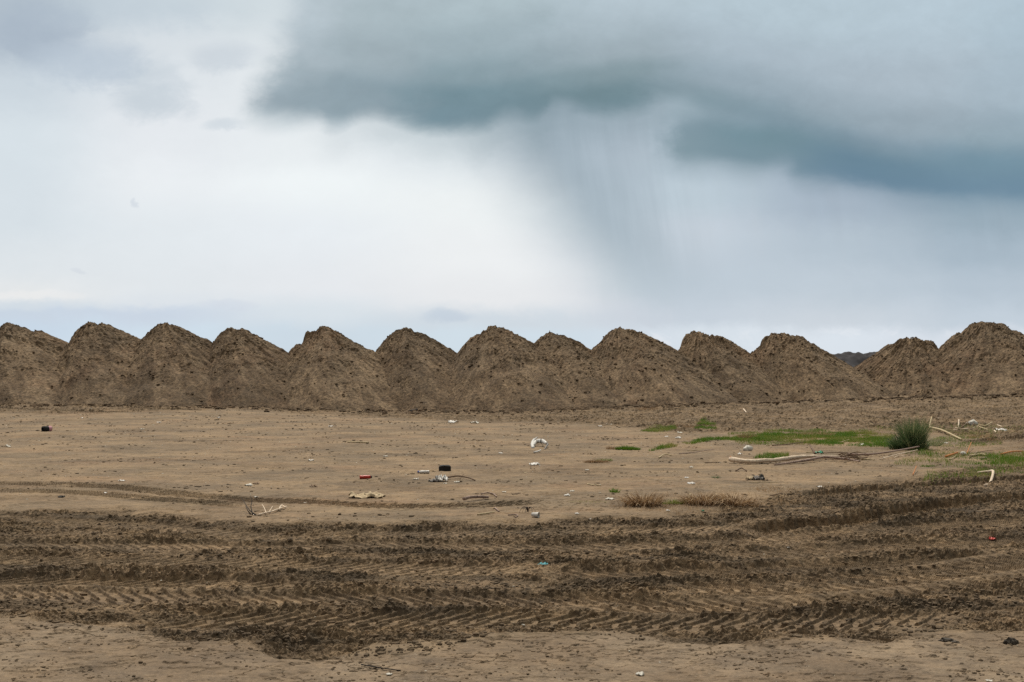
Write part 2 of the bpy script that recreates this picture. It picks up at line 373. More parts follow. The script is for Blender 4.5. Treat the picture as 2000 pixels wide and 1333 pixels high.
def ground(x, y, masks=False):
    x = np.asarray(x, np.float32); y = np.asarray(y, np.float32)
    yn = np.interp(x, *NEAR).astype(np.float32); yf = np.interp(x, *FAR).astype(np.float32); yb = np.interp(x, *BACKF).astype(np.float32)
    j = fbm(x / 0.5, y / 0.5, 21, 3)
    jb = fbm(x / 1.4, y / 1.4, 24, 3)
    churn = sst(y - yn + 0.34 * j + .22 * jb, -0.08, 0.16) * (1 - sst(y - yf + 0.30 * j + 0.5 * jb, -0.15, 0.22))
    back = sst(y - yb + 1.2 * jb, -0.8, 1.2) * (1 - sst(y, 60, 75))
    sideR = sst(x, 4.5, 6.5) * sst(y, 16.5, 17.5) * (1 - sst(y, 19.5, 21)) * 0.0
    right = sst((x - 0.52 * y) + .6 * jb, -1.2, .6) * sst(y, 17, 20) * (1 - back) * .7
    near = 1 - sst(y - yn, -0.12, 0.1)
    h = base_h(x, y).astype(np.float32)
    # lane is sunk a little, its near lip stays proud
    h -= 0.045 * churn
    # ---------- smooth sand: faint ripples and small ledges
    ax = x / 0.34; ay = y / 0.16
    led = fbm(ax * .6, ay * .6, 31, 4, .55)
    h += (1 - churn) * (0.0035 * fbm(x / .09, y / .05, 34, 3, .6) + 0.007 * sst(led, 0.14, 0.22) - 0.006 * sst(led, 0.32, 0.40) + 0.008 * fbm(x / .7, y / .35, 36, 3))
    spots = fbm(x / .11, y / .09, 38, 2)
    dens = sst(fbm(x / 1.6, y / 1.1, 41, 2), -0.15, .35)
    h += (1 - churn) * dens * 0.010 * sst(spots, 0.34, 0.46)
    # ---------- churned mud and the rough strip before the heaps
    rough = np.maximum(churn, np.maximum(back * 1.0, right))
    damp = np.zeros_like(h)
    k = np.nonzero(rough > 0.01)[0] if x.ndim == 1 else None
    xs, ys, rs = x[k], y[k], rough[k]
    wx = xs + 0.06 * perlin(xs / .23, ys / .23, 51); wy = ys + 0.05 * perlin(xs / .23, ys / .23, 52)
    fs = np.where(ys > 25, .42, 1.0).astype(np.float32); wx = wx * fs; wy = wy * fs
    patch = fbm(xs / 1.3, ys / .55, 55, 3)                       # where the mud is torn most
    tear = 0.35 + 0.75 * sst(patch, -0.30, 0.15) + .35 * sst(patch, .28, .50)
    b1 = np.abs(fbm(wx / .34, wy / .15, 61, 3, .55))
    d1, d2, idv = worley(wx / .150, wy / .075, 3)
    e1, e2, idw = worley(wx / .062 + 9, wy / .036, 4)
    lump = np.clip(d2 - d1, 0, .55) * (0.35 + idv)
    lump2 = np.clip(e2 - e1, 0, .5) * (0.3 + idw)
    pl = fbm(wx / .20, wy / .10, 65, 4, .6)
    plates = sst(pl, .02, .12) + sst(pl, .2, .30) - sst(-pl, .20, .30)
    p2 = fbm(wx / .13, wy / .05, 75, 3, .6)
    pl2 = sst(p2, .02, .17) + sst(p2, .24, .36) - sst(-p2, .18, .32)
    p3 = fbm(wx / .065, wy / .034, 78, 3, .6)
    pl3 = sst(p3, .0, .22) - sst(-p3, .12, .32)
    fine = fbm(xs / .03, ys / .03, 68, 2)
    hc = tear * (0.020 * b1 + 0.012 * lump + 0.012 * lump2 + 0.0085 * plates + 0.0095 * pl2 + .008 * pl3 + 0.008 * fbm(wx / .12, wy / .05, 71, 3, .65) - .012 * sst(fbm(wx / .09, wy / .05, 77, 2), .28, .38)) + 0.0025 * fine
    amp = np.where(ys > 25, 1.7, 1.0)
    dm = sst(fbm(xs / 1.9, ys / .5, 81, 4, .6), 0.0, 0.40)
    # ---------- tyre tracks
    ht = np.zeros_like(hc); cover = np.zeros_like(hc)
    jt = 0.05 * perlin(xs / .6, ys / .6, 91)
    wear = sst(fbm(xs / .7, ys / .5, 94, 3), -.42, .02)
    full_h = np.zeros_like(h); full_c = np.zeros_like(h)
    for ti, (tx, ty, s, hw, dep, berm, lug, xa, xb, fwm) in enumerate(TR):
        dr = (-1, 1, 1, 1, -1, -1, 1, -1, -1, 1, 1, -1, -1, 1, 1, -1)[ti]
        yc = np.interp(x, tx, ty); yc = np.where(x < tx[0], 1e4, np.where(x > tx[-1], 1e4, yc)).astype(np.float32)
        kk = np.nonzero(np.abs(y - yc) < hw * 2.6 + .1)[0]
        if len(kk) == 0: continue
        X, Yk = x[kk], y[kk]
        sl = np.interp(X, tx[:-1], np.diff(ty) / np.maximum(np.diff(tx), 1e-4))
        t = (Yk - yc[kk]) / np.sqrt(1 + sl * sl) + .018 * perlin(X / .35, Yk / .35, 97)
        arc = np.interp(X, tx, s) + .012 * perlin(X / .12, Yk / .12, 98)
        f = sst(X, xa, xa + fwm) * (1 - sst(X, xb - fwm, xb))
        wr = sst(fbm(X / .9, Yk / .45, 94 + int(hw * 100), 3), -.60, -.22)
        a = np.abs(t)
        sc_ = np.abs(np.sin(np.pi * (arc / .147 + .6 * a)))
        hv = hw + (.055 if dep > .05 else .018) * (sc_ - .6)
        floor = 1 - sst(a, hv - .01, hv + .055)
        bers = .5 * np.exp(-((a - hw - .08) / .05) ** 2) * (.55 + .9 * np.abs(fbm(X / .12, Yk / .08, 99, 3, .6)) * 2)
        lam = .138
        half = np.where(t > 0, 0.5, 0.0)
        ph = (.95 * t + dr * arc + np.where(t > 0, 0, lam * .5)) / lam
        fr = ph - np.floor(ph)
        bar = sst(fr, .60, .74) * (1 - sst(fr, .78, .96))
        pr = (bar * (1 - sst(a, hw - .02, hw + .05))) + 0.35 * bar * np.exp(-((a - hw - .02) / .05) ** 2)
        z = -.75 * dep * floor + berm * bers + 1.32 * lug * pr * wr
        foot = f * (1 - sst(a, hw + .05, hw + .2))
        full_h[kk] = full_h[kk] * (1 - .85 * foot) + z * f * (.6 + .4 * wr)
        full_c[kk] = np.maximum(full_c[kk], floor * f * wr)
    h += full_h
    fc = full_c[k]
    h[k] += (rs * (1 - .86 * fc)) * hc * amp * 1.05
    dd = np.zeros_like(h); dd[k] = dm
    # crack-like ledges in the sand just before the lane
    cr = np.abs(fbm(x / .55, y / .30, 104, 4, .6))
    lipz = sst(y - yn, -1.1, -.1) * near
    h -= lipz * 0.010 * (1 - sst(cr, .0, .022))
    h += near * 0.007 * sst(fbm(x / .5, y / .22, 108, 3), .24, .32) * dens
    h = np.where(y > 45.5, base_h(x, y), h)
    if masks:
        jf = .10 * fbm(x / .12, y / .12, 111, 3, .7)
        churn = sst(y - yn + .34 * j + .30 * jb + jf, -.22, .34) * (1 - sst(y - yf + .30 * j + .5 * jb + jf, -.35, .45))
        rough = np.maximum(churn, np.maximum(back, right))
        return h, np.clip(rough, 0, 1), dd * churn, full_c, near, back * .55 + .45 * right
    return h


def gz(x, y):
    return float(ground(np.array([x, x]), np.array([y, y]))[0])


def place(px, py, lift=0.0):
    x, y = flat(px, py)
    for _ in range(5):
        z = float(base_h(np.array([x]), np.array([y]))[0])
        x, y = flat(px, py, z)
    return Vector((x, y, gz(x, y) + lift))


# ------------------------------------------------------------------ mesh helpers
def mesh_np(name, V, F, mat, parent=None, smooth=True, attrs=None, tri=False):
    n = 3 if tri else 4
    me = bpy.data.meshes.new(name)
    V = np.asarray(V, np.float32); F = np.asarray(F, np.int32)
    me.vertices.add(len(V)); me.vertices.foreach_set('co', V.ravel())
    me.loops.add(F.size); me.loops.foreach_set('vertex_index', F.ravel())
    me.polygons.add(len(F)); me.polygons.foreach_set('loop_start', np.arange(len(F), dtype=np.int32) * n)
    me.polygons.foreach_set('loop_total', np.full(len(F), n, np.int32))
    me.polygons.foreach_set('use_smooth', np.full(len(F), smooth))
    me.update(calc_edges=True)
    for k, v in (attrs or {}).items():
        a = me.attributes.new(k, 'FLOAT', 'POINT'); a.data.foreach_set('value', np.asarray(v, np.float32))
    me.materials.append(mat)
    o = bpy.data.objects.new(name, me); C.objects.link(o)
    if parent: o.parent = parent
    return o


def mesh_py(name, V, F, mat, parent=None, smooth=True):
    me = bpy.data.meshes.new(name); me.from_pydata([tuple(v) for v in V], [], F)
    for p in me.polygons: p.use_smooth = smooth
    me.materials.append(mat); me.update()
    o = bpy.data.objects.new(name, me); C.objects.link(o)
    if parent: o.parent = parent
    return o


def tag(o, label=None, cat=None, group=None, kind=None):
    if label: o['label'] = label
    if cat: o['category'] = cat
    if group: o['group'] = group
    if kind: o['kind'] = kind
    return o


def empty(name, loc):
    o = bpy.data.objects.new(name, None); C.objects.link(o); o.location = loc
    o.empty_display_size = .05
    bpy.context.view_layer.update()
    return o


def grid_faces(nr, nc):
    i = np.arange((nr - 1) * (nc - 1)); r = i // (nc - 1); c = i % (nc - 1); a = r * nc + c
    return np.stack([a, a + 1, a + nc + 1, a + nc], 1)


# ------------------------------------------------------------------ materials
def nodes(mat):
    mat.use_nodes = True
    return mat.node_tree, mat.node_tree.nodes, mat.node_tree.links, mat.node_tree.nodes['Principled BSDF']


def soil_material(name, dry, dry2, mud, mud2, speck=1.0, bump=1.0, attr=True, coarse=False):
    mat = bpy.data.materials.new(name); nt, N, L, B = nodes(mat)
    geo = N.new('ShaderNodeNewGeometry'); pos = geo.outputs['Position']

    def noise(scale, det=4, rough=.6, sx=1, sy=1, sz=1):
        if coarse: sx, sy, sz = 1, .6, .75
        mp = N.new('ShaderNodeMapping'); mp.inputs['Scale'].default_value = (sx, sy, sz); L.new(pos, mp.inputs[0])
        n = N.new('ShaderNodeTexNoise'); n.inputs['Scale'].default_value = scale; n.inputs['Detail'].default_value = det; n.inputs['Roughness'].default_value = rough
        L.new(mp.outputs[0], n.inputs['Vector']); return n.outputs[0]

    def rng(v, a, b, c=0., d=1.):
        n = N.new('ShaderNodeMapRange'); n.interpolation_type = 'SMOOTHSTEP'; L.new(v, n.inputs[0])
        for i, q in enumerate((a, b, c, d)): n.inputs[i + 1].default_value = q
        return n.outputs[0]

    def mixc(f, a, b, mode='MIX'):
        n = N.new('ShaderNodeMix'); n.data_type = 'RGBA'; n.blend_type = mode
        for s, v in ((n.inputs['Factor'], f), (n.inputs['A'], a), (n.inputs['B'], b)):
            if isinstance(v, (float, int)): s.default_value = v
            elif isinstance(v, tuple): s.default_value = (*v, 1)
            else: L.new(v, s)
        return n.outputs['Result']

    def att(nm):
        a = N.new('ShaderNodeAttribute'); a.attribute_name = nm; return a.outputs['Fac']

    def mul(a, b):
        n = N.new('ShaderNodeMath'); n.operation = 'MULTIPLY'
        for i, v in enumerate((a, b)):
            if isinstance(v, float): n.inputs[i].default_value = v
            else: L.new(v, n.inputs[i])
        return n.outputs[0]

    col = mixc(rng(noise(.55, 5, .65, .8, 1.1), .40, .62), dry, dry2)
    reddish = tuple(a * b for a, b in zip(dry, (1.04, .88, .82)))
    col = mixc(mul(rng(noise(.33, 6, .75, .7, 1.6, 1), .50, .70), .45), col, reddish)
    if attr:
        wet = rng(noise(.42, 6, .66, .8, 1.1), .50, .64)
        col = mixc(mul(wet, .8), col, mixc(1.0, col, (.70, .68, .66), 'MULTIPLY'))
        col = mixc(mul(att('crust'), .85), col, mixc(rng(noise(.9, 5, .6), .42, .6), (.184, .131, .086), (.240, .178, .121)))
        mcol = mixc(rng(noise(1.4, 6, .7, .6, 1.6), .42, .66), mud, mud2)
        mcol = mixc(rng(noise(18, 5, .8, .7, 1.2), .44, .54), mixc(1.0, mcol, (.52, .50, .47), 'MULTIPLY'), mixc(1.0, mcol, (1.12, 1.12, 1.12), 'MULTIPLY'))
        mcol = mixc(att('damp'), mcol, tuple(v * .58 for v in mud2))
        col = mixc(att('churn'), col, mcol)
    col = mixc(1.0, col, mixc(rng(noise(38, 5, .8), .25, .75), (.80, .80, .80), (1.2, 1.2, 1.2)), 'MULTIPLY')
    col = mixc(1.0, col, mixc(rng(noise(4.5, 5, .75, .8, 1.2), .3, .7), (.84, .85, .86), (1.16, 1.15, 1.13)), 'MULTIPLY')
    if coarse:
        col = mixc(att('tone'), mixc(1.0, col, (.66, .63, .60), 'MULTIPLY'), mixc(1.0, col, (1.12, 1.12, 1.12), 'MULTIPLY'))
        col = mixc(1.0, col, mixc(rng(noise(1.1, 6, .7), .35, .65), (.82, .80, .78), (1.2, 1.2, 1.2)), 'MULTIPLY')
        col = mixc(1.0, col, mixc(rng(noise(9, 5, .8), .32, .62), (.50, .48, .46), (1.16, 1.16, 1.16)), 'MULTIPLY')
    else:
        col = mixc(1.0, col, mixc(rng(noise(1.0, 6, .72, .8, 1.1), .35, .65), (.84, .84, .86), (1.15, 1.14, 1.12)), 'MULTIPLY')
        col = mixc(1.0, col, mixc(rng(noise(12, 4, .8, .8, 1.2), .30, .55), (.72, .72, .73), (1.06, 1.06, 1.06)), 'MULTIPLY')
    if speck:
        col = mixc(mul(rng(noise(95, 1, .4), .73, .78), .55 * speck), col, (.5, .46, .38))
        col = mixc(mul(rng(noise(60, 2, .5, .55, 1.1), .70, .76), .6 * speck), col, (.06, .05, .04))
    L.new(col, B.inputs['Base Color'])
    B.inputs['Roughness'].default_value = .93
    B.inputs['Specular IOR Level'].default_value = .25
    b1 = N.new('ShaderNodeBump'); b1.inputs['Strength'].default_value = .8 * bump; b1.inputs['Distance'].default_value = .012
    L.new(noise(34, 5, .75), b1.inputs['Height'])
    b2 = N.new('ShaderNodeBump'); b2.inputs['Strength'].default_value = .6 * bump; b2.inputs['Distance'].default_value = .004
    L.new(noise(150, 3, .7), b2.inputs['Height']); L.new(b1.outputs[0], b2.inputs['Normal'])
    if coarse:
        b3 = N.new('ShaderNodeBump'); b3.inputs['Strength'].default_value = .9; b3.inputs['Distance'].default_value = .07
        L.new(noise(7.5, 4, .75), b3.inputs['Height']); L.new(b3.outputs[0], b1.inputs['Normal'])
    L.new(b2.outputs[0], B.inputs['Normal'])
    return mat


def plain(name, col, rough=.7, var=.25, scale=30, bump=.3, col2=None, spec=.4, metal=0, thr=(.35, .65)):
    mat = bpy.data.materials.new(name); nt, N, L, B = nodes(mat)
    tc = N.new('ShaderNodeTexCoord')
    n = N.new('ShaderNodeTexNoise'); n.inputs['Scale'].default_value = scale; n.inputs['Detail'].default_value = 5; n.inputs['Roughness'].default_value = .65
    L.new(tc.outputs['Object'], n.inputs['Vector'])
    r = N.new('ShaderNodeValToRGB'); r.color_ramp.elements[0].position, r.color_ramp.elements[1].position = thr
    c2 = col2 or tuple(v * (1 - var) for v in col)
    r.color_ramp.elements[0].color = (*c2, 1); r.color_ramp.elements[1].color = (*col, 1)
    L.new(n.outputs[0], r.inputs[0]); L.new(r.outputs[0], B.inputs['Base Color'])
    B.inputs['Roughness'].default_value = rough; B.inputs['Specular IOR Level'].default_value = spec; B.inputs['Metallic'].default_value = metal
    b = N.new('ShaderNodeBump'); b.inputs['Strength'].default_value = bump; b.inputs['Distance'].default_value = .004
    L.new(n.outputs[0], b.inputs['Height']); L.new(b.outputs[0], B.inputs['Normal'])
    return mat


def blade_material(name, c0, c1, c2):
    mat = bpy.data.materials.new(name); nt, N, L, B = nodes(mat)
    a = N.new('ShaderNodeAttribute'); a.attribute_name = 'tint'
    r = N.new('ShaderNodeValToRGB'); e = r.color_ramp.elements
    e[0].position = 0; e[0].color = (*c0, 1); e[1].position = 1; e[1].color = (*c2, 1); m = e.new(.5); m.color = (*c1, 1)
    L.new(a.outputs['Fac'], r.inputs[0]); L.new(r.outputs[0], B.inputs['Base Color'])
    B.inputs['Roughness'].default_value = .6; B.inputs['Specular IOR Level'].default_value = .3
    tr = N.new('ShaderNodeBsdfTranslucent'); L.new(r.outputs[0], tr.inputs[0])
    mx = N.new('ShaderNodeMixShader'); mx.inputs[0].default_value = .3
    L.new(B.outputs[0], mx.inputs[1]); L.new(tr.outputs[0], mx.inputs[2])
    out = [n for n in N if n.type == 'OUTPUT_MATERIAL'][0]; L.new(mx.outputs[0], out.inputs[0])
    return mat


M_GROUND = soil_material("sand_and_mud", (.256, .178, .108), (.190, .137, .087), (.236, .162, .097), (.150, .105, .064))
M_HEAP = soil_material("heaped_soil", (.210, .146, .090), (.160, .113, .071), (0, 0, 0), (0, 0, 0), speck=.5, bump=1.2, attr=False, coarse=True)
M_CLOD = soil_material("loose_mud", (.19, .135, .085), (.12, .086, .055), (0, 0, 0), (0, 0, 0), speck=0, attr=False)
M_DARKMUD = plain("dark_mud", (.075, .058, .042), .85, .5, 30, 1.0)
M_COAL = plain("dark_stockpile_soil", (.048, .044, .050), .95, .4, .8, .6)
M_DRIFT = plain("bleached_wood", (.80, .63, .47), .75, .35, 22, .5)
M_DRIFT2 = plain("pinkish_bark", (.42, .29, .23), .8, .55, 30, .7)
M_REED = plain("dry_cane", (.62, .48, .27), .6, .45, 25, .3)
M_TWIG = plain("dark_twig", (.035, .025, .020), .8, .4, 40, .5)
M_BROWN = plain("brown_wood", (.20, .12, .07), .8, .5, 30, .6)
M_WHITE = plain("dirty_white_plastic", (.78, .74, .69), .5, .45, 28, .2)
M_PAPER = plain("dirty_paper", (.72, .68, .60), .8, .4, 25, .4)
M_RED = plain("red_wrapper", (.60, .045, .025), .4, .35, 60, .3)
M_TEAL = plain("teal_foam", (.05, .33, .38), .6, .3, 30, .2)
M_GREEN = plain("green_plastic", (.02, .30, .17), .5, .4, 30, .3)
M_BLUE = plain("blue_plastic", (.02, .07, .45), .4, .2, 30, .1)
M_BLACK = plain("black_rubber", (.022, .020, .019), .8, .5, 30, .8)
M_BURLAP = plain("sandy_sackcloth", (.58, .45, .29), .95, .25, 45, .3)
M_GREY = plain("grey_rag", (.33, .30, .28), .9, .6, 40, .8)
M_PINK = plain("pink_label", (.62, .30, .32), .5, .2, 30, .1)
M_ORANGE = plain("orange_wood", (.62, .22, .06), .8, .4, 30, .5)
M_FLECK = plain("shell_chips", (.75, .70, .60), .8, .3, 9, .1)
M_GRASS = blade_material("fresh_grass", (.10, .20, .018), (.18, .24, .030), (.34, .30, .10))
M_SEDGE = blade_material("blue_green_sedge", (.035, .070, .025), (.11, .165, .065), (.40, .38, .20))
M_STRAW = blade_material("dead_grass", (.16, .09, .045), (.42, .27, .14), (.66, .50, .32))

# ------------------------------------------------------------------ ground sheet
def build_ground():
    rows = [-60, -30, -12, -5, -1, 1.0, 2.2, 3.2, 3.9]
    y = 4.4
    while y < 44.6:
        rows.append(y); y += .00115 * y if 5.4 < y < 13.5 else max(.0085, .00165 * y)
    y = 45.5
    while y < 5000:
        rows.append(y); y *= 1.06
    rows = np.array(rows)
    u = np.linspace(-1, 1, 1560)
    tail = np.cumsum(.004 * 1.12 ** np.arange(46))
    hw = .535 * np.maximum(rows, 4.0) + .5
    ucols = np.concatenate([-1 - tail[::-1], u, 1 + tail])
    Xg = np.empty((len(rows), len(ucols)), np.float32)
    Xg[:] = hw[:, None] * np.clip(ucols, -1, 1)[None]
    ext = np.sign(ucols) * np.maximum(np.abs(ucols) - 1, 0) * 8
    Xg += ext[None] * (6 + .3 * np.abs(rows))[:, None]
    Yg = np.repeat(rows[:, None], len(ucols), 1).astype(np.float32)
    x, y = Xg.ravel(), Yg.ravel()
    h, churn, damp, tr, near, back = ground(x, y, True)
    cc = np.clip(churn * (1 - .8 * np.clip(back, 0, 1)) - .15 * tr * churn, 0, 1)
    o = mesh_np("ground", np.stack([x, y, h], 1), grid_faces(len(rows), len(ucols)), M_GROUND, smooth=False,
                attrs={'churn': cc, 'damp': damp * (1 - .6 * tr), 'crust': near})
    tag(o, kind='structure')


build_ground()

# ------------------------------------------------------------------ heaps


def wpt(px, py, Y):
    dx, dy, dz = ray(px, py); t = Y / dy
    return dx * t, CAMH + dz * t


HEAPS = [
    # peaks [(px, py, slope)], toe centre px, label
    ([(15, 628, .60), (-45, 632, .6), (58, 642, .75)], 55, "leftmost soil heap, cut off by the left edge, with a rounded right shoulder"),
    ([(176, 627, .62), (197, 628, .60), (160, 640, .9)], 175, "soil heap with a small twin peak, second from the left"),
    ([(318, 628, .64), (332, 631, .58), (305, 633, 1.7), (287, 650, 1.6)], 308, "rounded soil heap with a notch on its left shoulder, third from the left"),
    ([(447, 636, .75), (466, 640, .6), (427, 642, 2.0), (436, 640, 1.6), (404, 664, 1.5)], 458, "soil heap with a jagged broken crest and a dark gully under it"),
    ([(632, 635, .62), (597, 641, 1.9), (606, 641, 1.6), (617, 640, 1.4), (566, 668, 1.2)], 650, "broad soil heap with a flat stepped crest, fifth from the left"),
    ([(790, 637, .62), (774, 641, .75), (812, 646, .62)], 828, "pointed soil heap left of the largest centre heap"),
    ([(962, 634, .60), (975, 635, .58), (932, 648, .7)], 1006, "large wide soil heap in the middle of the row"),
    ([(1074, 645, .66), (1067, 645, 1.8), (1088, 650, .56), (1046, 664, 1.3)], 1150, "narrow low soil heap squeezed right of the centre heap"),
    ([(1208, 636, .66), (1222, 638, .58), (1240, 645, .55), (1197, 640, 1.5), (1181, 650, 1.3)], 1298, "soil heap with a shoulder left of its rounded peak, ninth in the row"),
    ([(1365, 644, .75), (1342, 644, 1.9), (1354, 643, 1.5), (1379, 646, 1.3), (1392, 649, .60)], 1466, "flat-topped soil heap covered in coarse clods"),
    ([(1512, 647, .74), (1497, 647, 1.7), (1530, 647, .64), (1548, 652, .60)], 1632, "wide soil heap with a long smooth right flank beside the gap"),
    ([(1775, 656, .75), (1763, 656, 1.9), (1788, 657, .66), (1812, 663, .60), (1752, 666, 1.0)], 1822, "lower soil heap just right of the gap with dark piles behind"),
    ([(1922, 624, .80), (1906, 625, 1.8), (1936, 626, .70), (1952, 628, .6), (1985, 640, .55), (1880, 646, 1.4)], 1990, "tallest soil heap with a stepped left side at the right edge"),
]


FRONT = [0, .1, -.3, -.5, -.55, .35, -.45, .0, -.4, .35, -.35, .3, -.4]


CR = []


def build_heap(i, peaks, toe, label):
    P = []; YP = 49.7 + FRONT[i] * 1.2
    for px, py, sl in peaks:
        X, Zp = wpt(px, py, YP); P.append((X, Zp, sl))
    X0, H = P[0][0], max(p[1] for p in P)
    sh = (toe + 8 - 1000) / FPX * 43.2 - X0
    Rr = H / .68 + .9
    xs = np.arange(-Rr - .5, Rr + .5, .052); ysf = np.concatenate([np.arange(-Rr / .8 - .3, .9, .055), np.arange(.95, Rr / .8 + .3, .22)])
    gx, gy = np.meshgrid(xs, ysf); x, y = gx.ravel().astype(np.float32), gy.ravel().astype(np.float32)
    sx = X0 + x; s0 = 17.0 * i
    warp = 0
    xw = x + .12 * perlin(x / 1.4 + s0, y / 1.4, 205) ; yw = y + .12 * perlin(x / 1.4, y / 1.4 + s0, 206)
    z = np.full(x.shape, -9, np.float32)
    for (X, Zp, sl) in P:
        small = sl > .8
        yo = 0 if not small else .15
        # rounded tip, long straight flank that eases out at the toe
        dx = (xw if not small else x + .1 * warp) - (X - X0); dy = (yw if not small else y) - yo
        pw = 2.0 if small else 1.45
        r = ((dx * dx + .03) ** (pw / 2) + ((.80 * dy) ** 2 + .01) ** (pw / 2)) ** (1 / pw) - .10
        if small:
            zz = Zp - sl * r
        else:
            zz = Zp - (sl + .10) * r + .012 * np.maximum(r - 4.5, 0) ** 2
        z = np.maximum(z, zz)
    hf = np.clip(z / H, 0, 1)
    ang = np.arctan2(x, -y + .01)
    rr = np.hypot(x, y)
    gully = fbm(ang * 5.0 + s0, rr * .35, 211, 3, .6)
    stri = fbm(ang * 26.0 + s0, rr * .8, 214, 3, .6)
    pa = fbm(x / 1.6 + s0, y / 1.3, 218, 3)
    rough = .10 + .9 * sst(hf * 1.1 + 1.0 * pa, .25, .95)
    b1 = np.abs(fbm(x / .40 + s0, y / .34, 221, 4, .6))
    pl = fbm(x / .38 + s0, y / .30, 224, 4, .62)
    d1, d2, idv = worley(x / .20 + s0, y / .19, 31)
    lump = np.clip(d2 - d1, 0, .5) * (idv > .35) * (.3 + idv)
    e1, e2, idw = worley(x / .42 + s0, y / .4, 33)
    big = np.clip(.42 - e1, 0, .4) * (idw > .72)
    z2 = z + .17 * gully * sst(hf, .05, .3) + .045 * stri + rough * (.09 * b1 + .026 * (sst(pl, .05, .14) + sst(pl, .25, .33)) + .05 * lump) \
        + .10 * big * (.15 + .85 * rough) + .034 * fbm(x / .15, y / .13 + s0, 227, 3, .75) * (.6 + rough) + .05 * perlin(x / .9 + s0, y / .8, 229) - .04
    # slumped scars: shallow scoops with a sharp upper lip
    sc = fbm(x / 1.1 + s0, y / .9 + 3, 231, 2)
    z2 -= .06 * sst(sc, .18, .28) * sst(hf, .3, .6)
    # low spill of crumbs round the foot
    z2 += .05 * sst(.12 - hf, -.02, .1) * np.abs(fbm(x / .25, y / .25, 233, 3)) * 2
    xx = X0 + x + sh * (1 - np.clip(z / H, 0, 1)) ** 1.15
    yy = YP + y
    zg = base_h(xx, yy)
    zz = np.maximum(z2, zg - .25)
    F = grid_faces(len(ysf), len(xs))
    keep = (z2 > zg - .12)
    fk = keep[F].any(1)
    F = F[fk]
    used = np.unique(F); remap = -np.ones(len(x), np.int64); remap[used] = np.arange(len(used))
    V = np.stack([xx, yy, zz], 1)[used]
    tone = sst(.9 * fbm(ang * 9 + s0, rr * .5, 241, 4, .65) + .5 * fbm(x / .7, y / .7 + s0, 245, 3, .6) + .35 * (hf - .45) + (.10, .02, -.10, -.16, .12, -.12, .02, .14, .08, -.02, .10, -.10, .0)[i], -.35, .35)
    q = np.random.RandomState(60 + i); cand = np.nonzero((y < .3) & (z2 > zg) & (sst(hf * 1.0 + pa, .1, .8) + .25 > q.rand(len(x))))[0]
    cand = cand[q.rand(len(cand)) < .25 + .75 * sst(fbm(x[cand] / .5 + s0, y[cand] / .5, 247, 2), -.1, .25)]; pick = q.choice(cand, min(480, len(cand)), replace=False); CR.append(np.stack([xx, yy, zz], 1)[pick])
    o = mesh_np("soil_heap", V, remap[F], M_HEAP, smooth=False, attrs={'tone': tone[used]})
    tag(o, label, "soil heap", "row of soil heaps")


for i, (pk, toe, lab) in enumerate(HEAPS):
    build_heap(i, pk, toe, lab)


def build_dark_pile(px, py, Y, halfw, label):
    X, Zp = wpt(px, py, Y)
    n = 120
    xs = np.linspace(-halfw, halfw, n); ys = np.linspace(-halfw * .8, halfw * .8, 70)
    gx, gy = np.meshgrid(xs, ys); x, y = gx.ravel(), gy.ravel()
    r = np.sqrt((x / halfw) ** 2 + (y / (halfw * .8)) ** 2)
    z = (Zp + .3) * (1 - r ** 1.7) + 1.2 * fbm(x / 5 + px, y / 5, 301, 4, .6) * (1 - r ** 4) - .3 * np.abs(fbm(x / 2, y / 2, 305, 3))
    z = np.maximum(z, -.4)
    o = mesh_np("dark_stockpile", np.stack([X + x, Y + y, z], 1), grid_faces(70, n), M_COAL)
    tag(o, label, "stockpile", "dark stockpiles far behind the gap")


build_dark_pile(1652, 694, 120, 9.5, "nearly black stockpile seen in the gap, the left of the two")
build_dark_pile(1722, 690, 126, 9.0, "nearly black stockpile seen in the gap, the right of the two")


# ------------------------------------------------------------------ scattered lumps, flecks
def ico(sub=1):
    import bmesh
    bm = bmesh.new(); bmesh.ops.create_icosphere(bm, subdivisions=sub, radius=1.0)
    V = np.array([v.co[:] for v in bm.verts], np.float32); F = np.array([[v.index for v in f.verts] for f in bm.faces], np.int32)
    bm.free(); return V, F


def scatter(name, x, y, size, mat, sub=1, flatten=.6, sink=.25, jit=.3, seed=1, label=None, smooth=False, z=None):
    r = np.random.RandomState(seed)
    V0, F0 = ico(sub); n = len(x); k = len(V0)
    if z is None: z = ground(x, y)
    Vs = np.repeat(V0[None], n, 0) * (1 + jit * r.uniform(-1, 1, (n, k, 1)))
    sx = r.uniform(.7, 1.6, n); sy = r.uniform(.6, 1.1, n); sz = flatten * r.uniform(.6, 1.2, n)
    Vs = Vs * np.stack([sx, sy, sz], 1)[:, None]
    a = r.uniform(-.7, .7, n); ca, sa = np.cos(a), np.sin(a)
    X = Vs[..., 0] * ca[:, None] - Vs[..., 1] * sa[:, None]; Yv = Vs[..., 0] * sa[:, None] + Vs[..., 1] * ca[:, None]
    S = size[:, None]
    P = np.stack([X * S + x[:, None], Yv * S + y[:, None], Vs[..., 2] * S + (z + size * flatten * (1 - 2 * sink))[:, None]], -1).reshape(-1, 3)
    F = (F0[None] + (np.arange(n) * k)[:, None, None]).reshape(-1, 3)
    o = mesh_np(name, P, F, mat, tri=True, smooth=smooth)
    return tag(o, label, None, None, 'stuff')


def view_points(n, ya, yb, r, power=1.0):
    """random places over the yard between two distances"""
    y = ya + (yb - ya) * r.rand(n) ** power
    return (r.uniform(-1, 1, n) * (.56 * y + .6)).astype(np.float32), y.astype(np.float32)


def zone(x, y):
    yn = np.interp(x, *NEAR); yf = np.interp(x, *FAR)
    return np.where(y < yn, 0, np.where(y < yf, 1, 2))


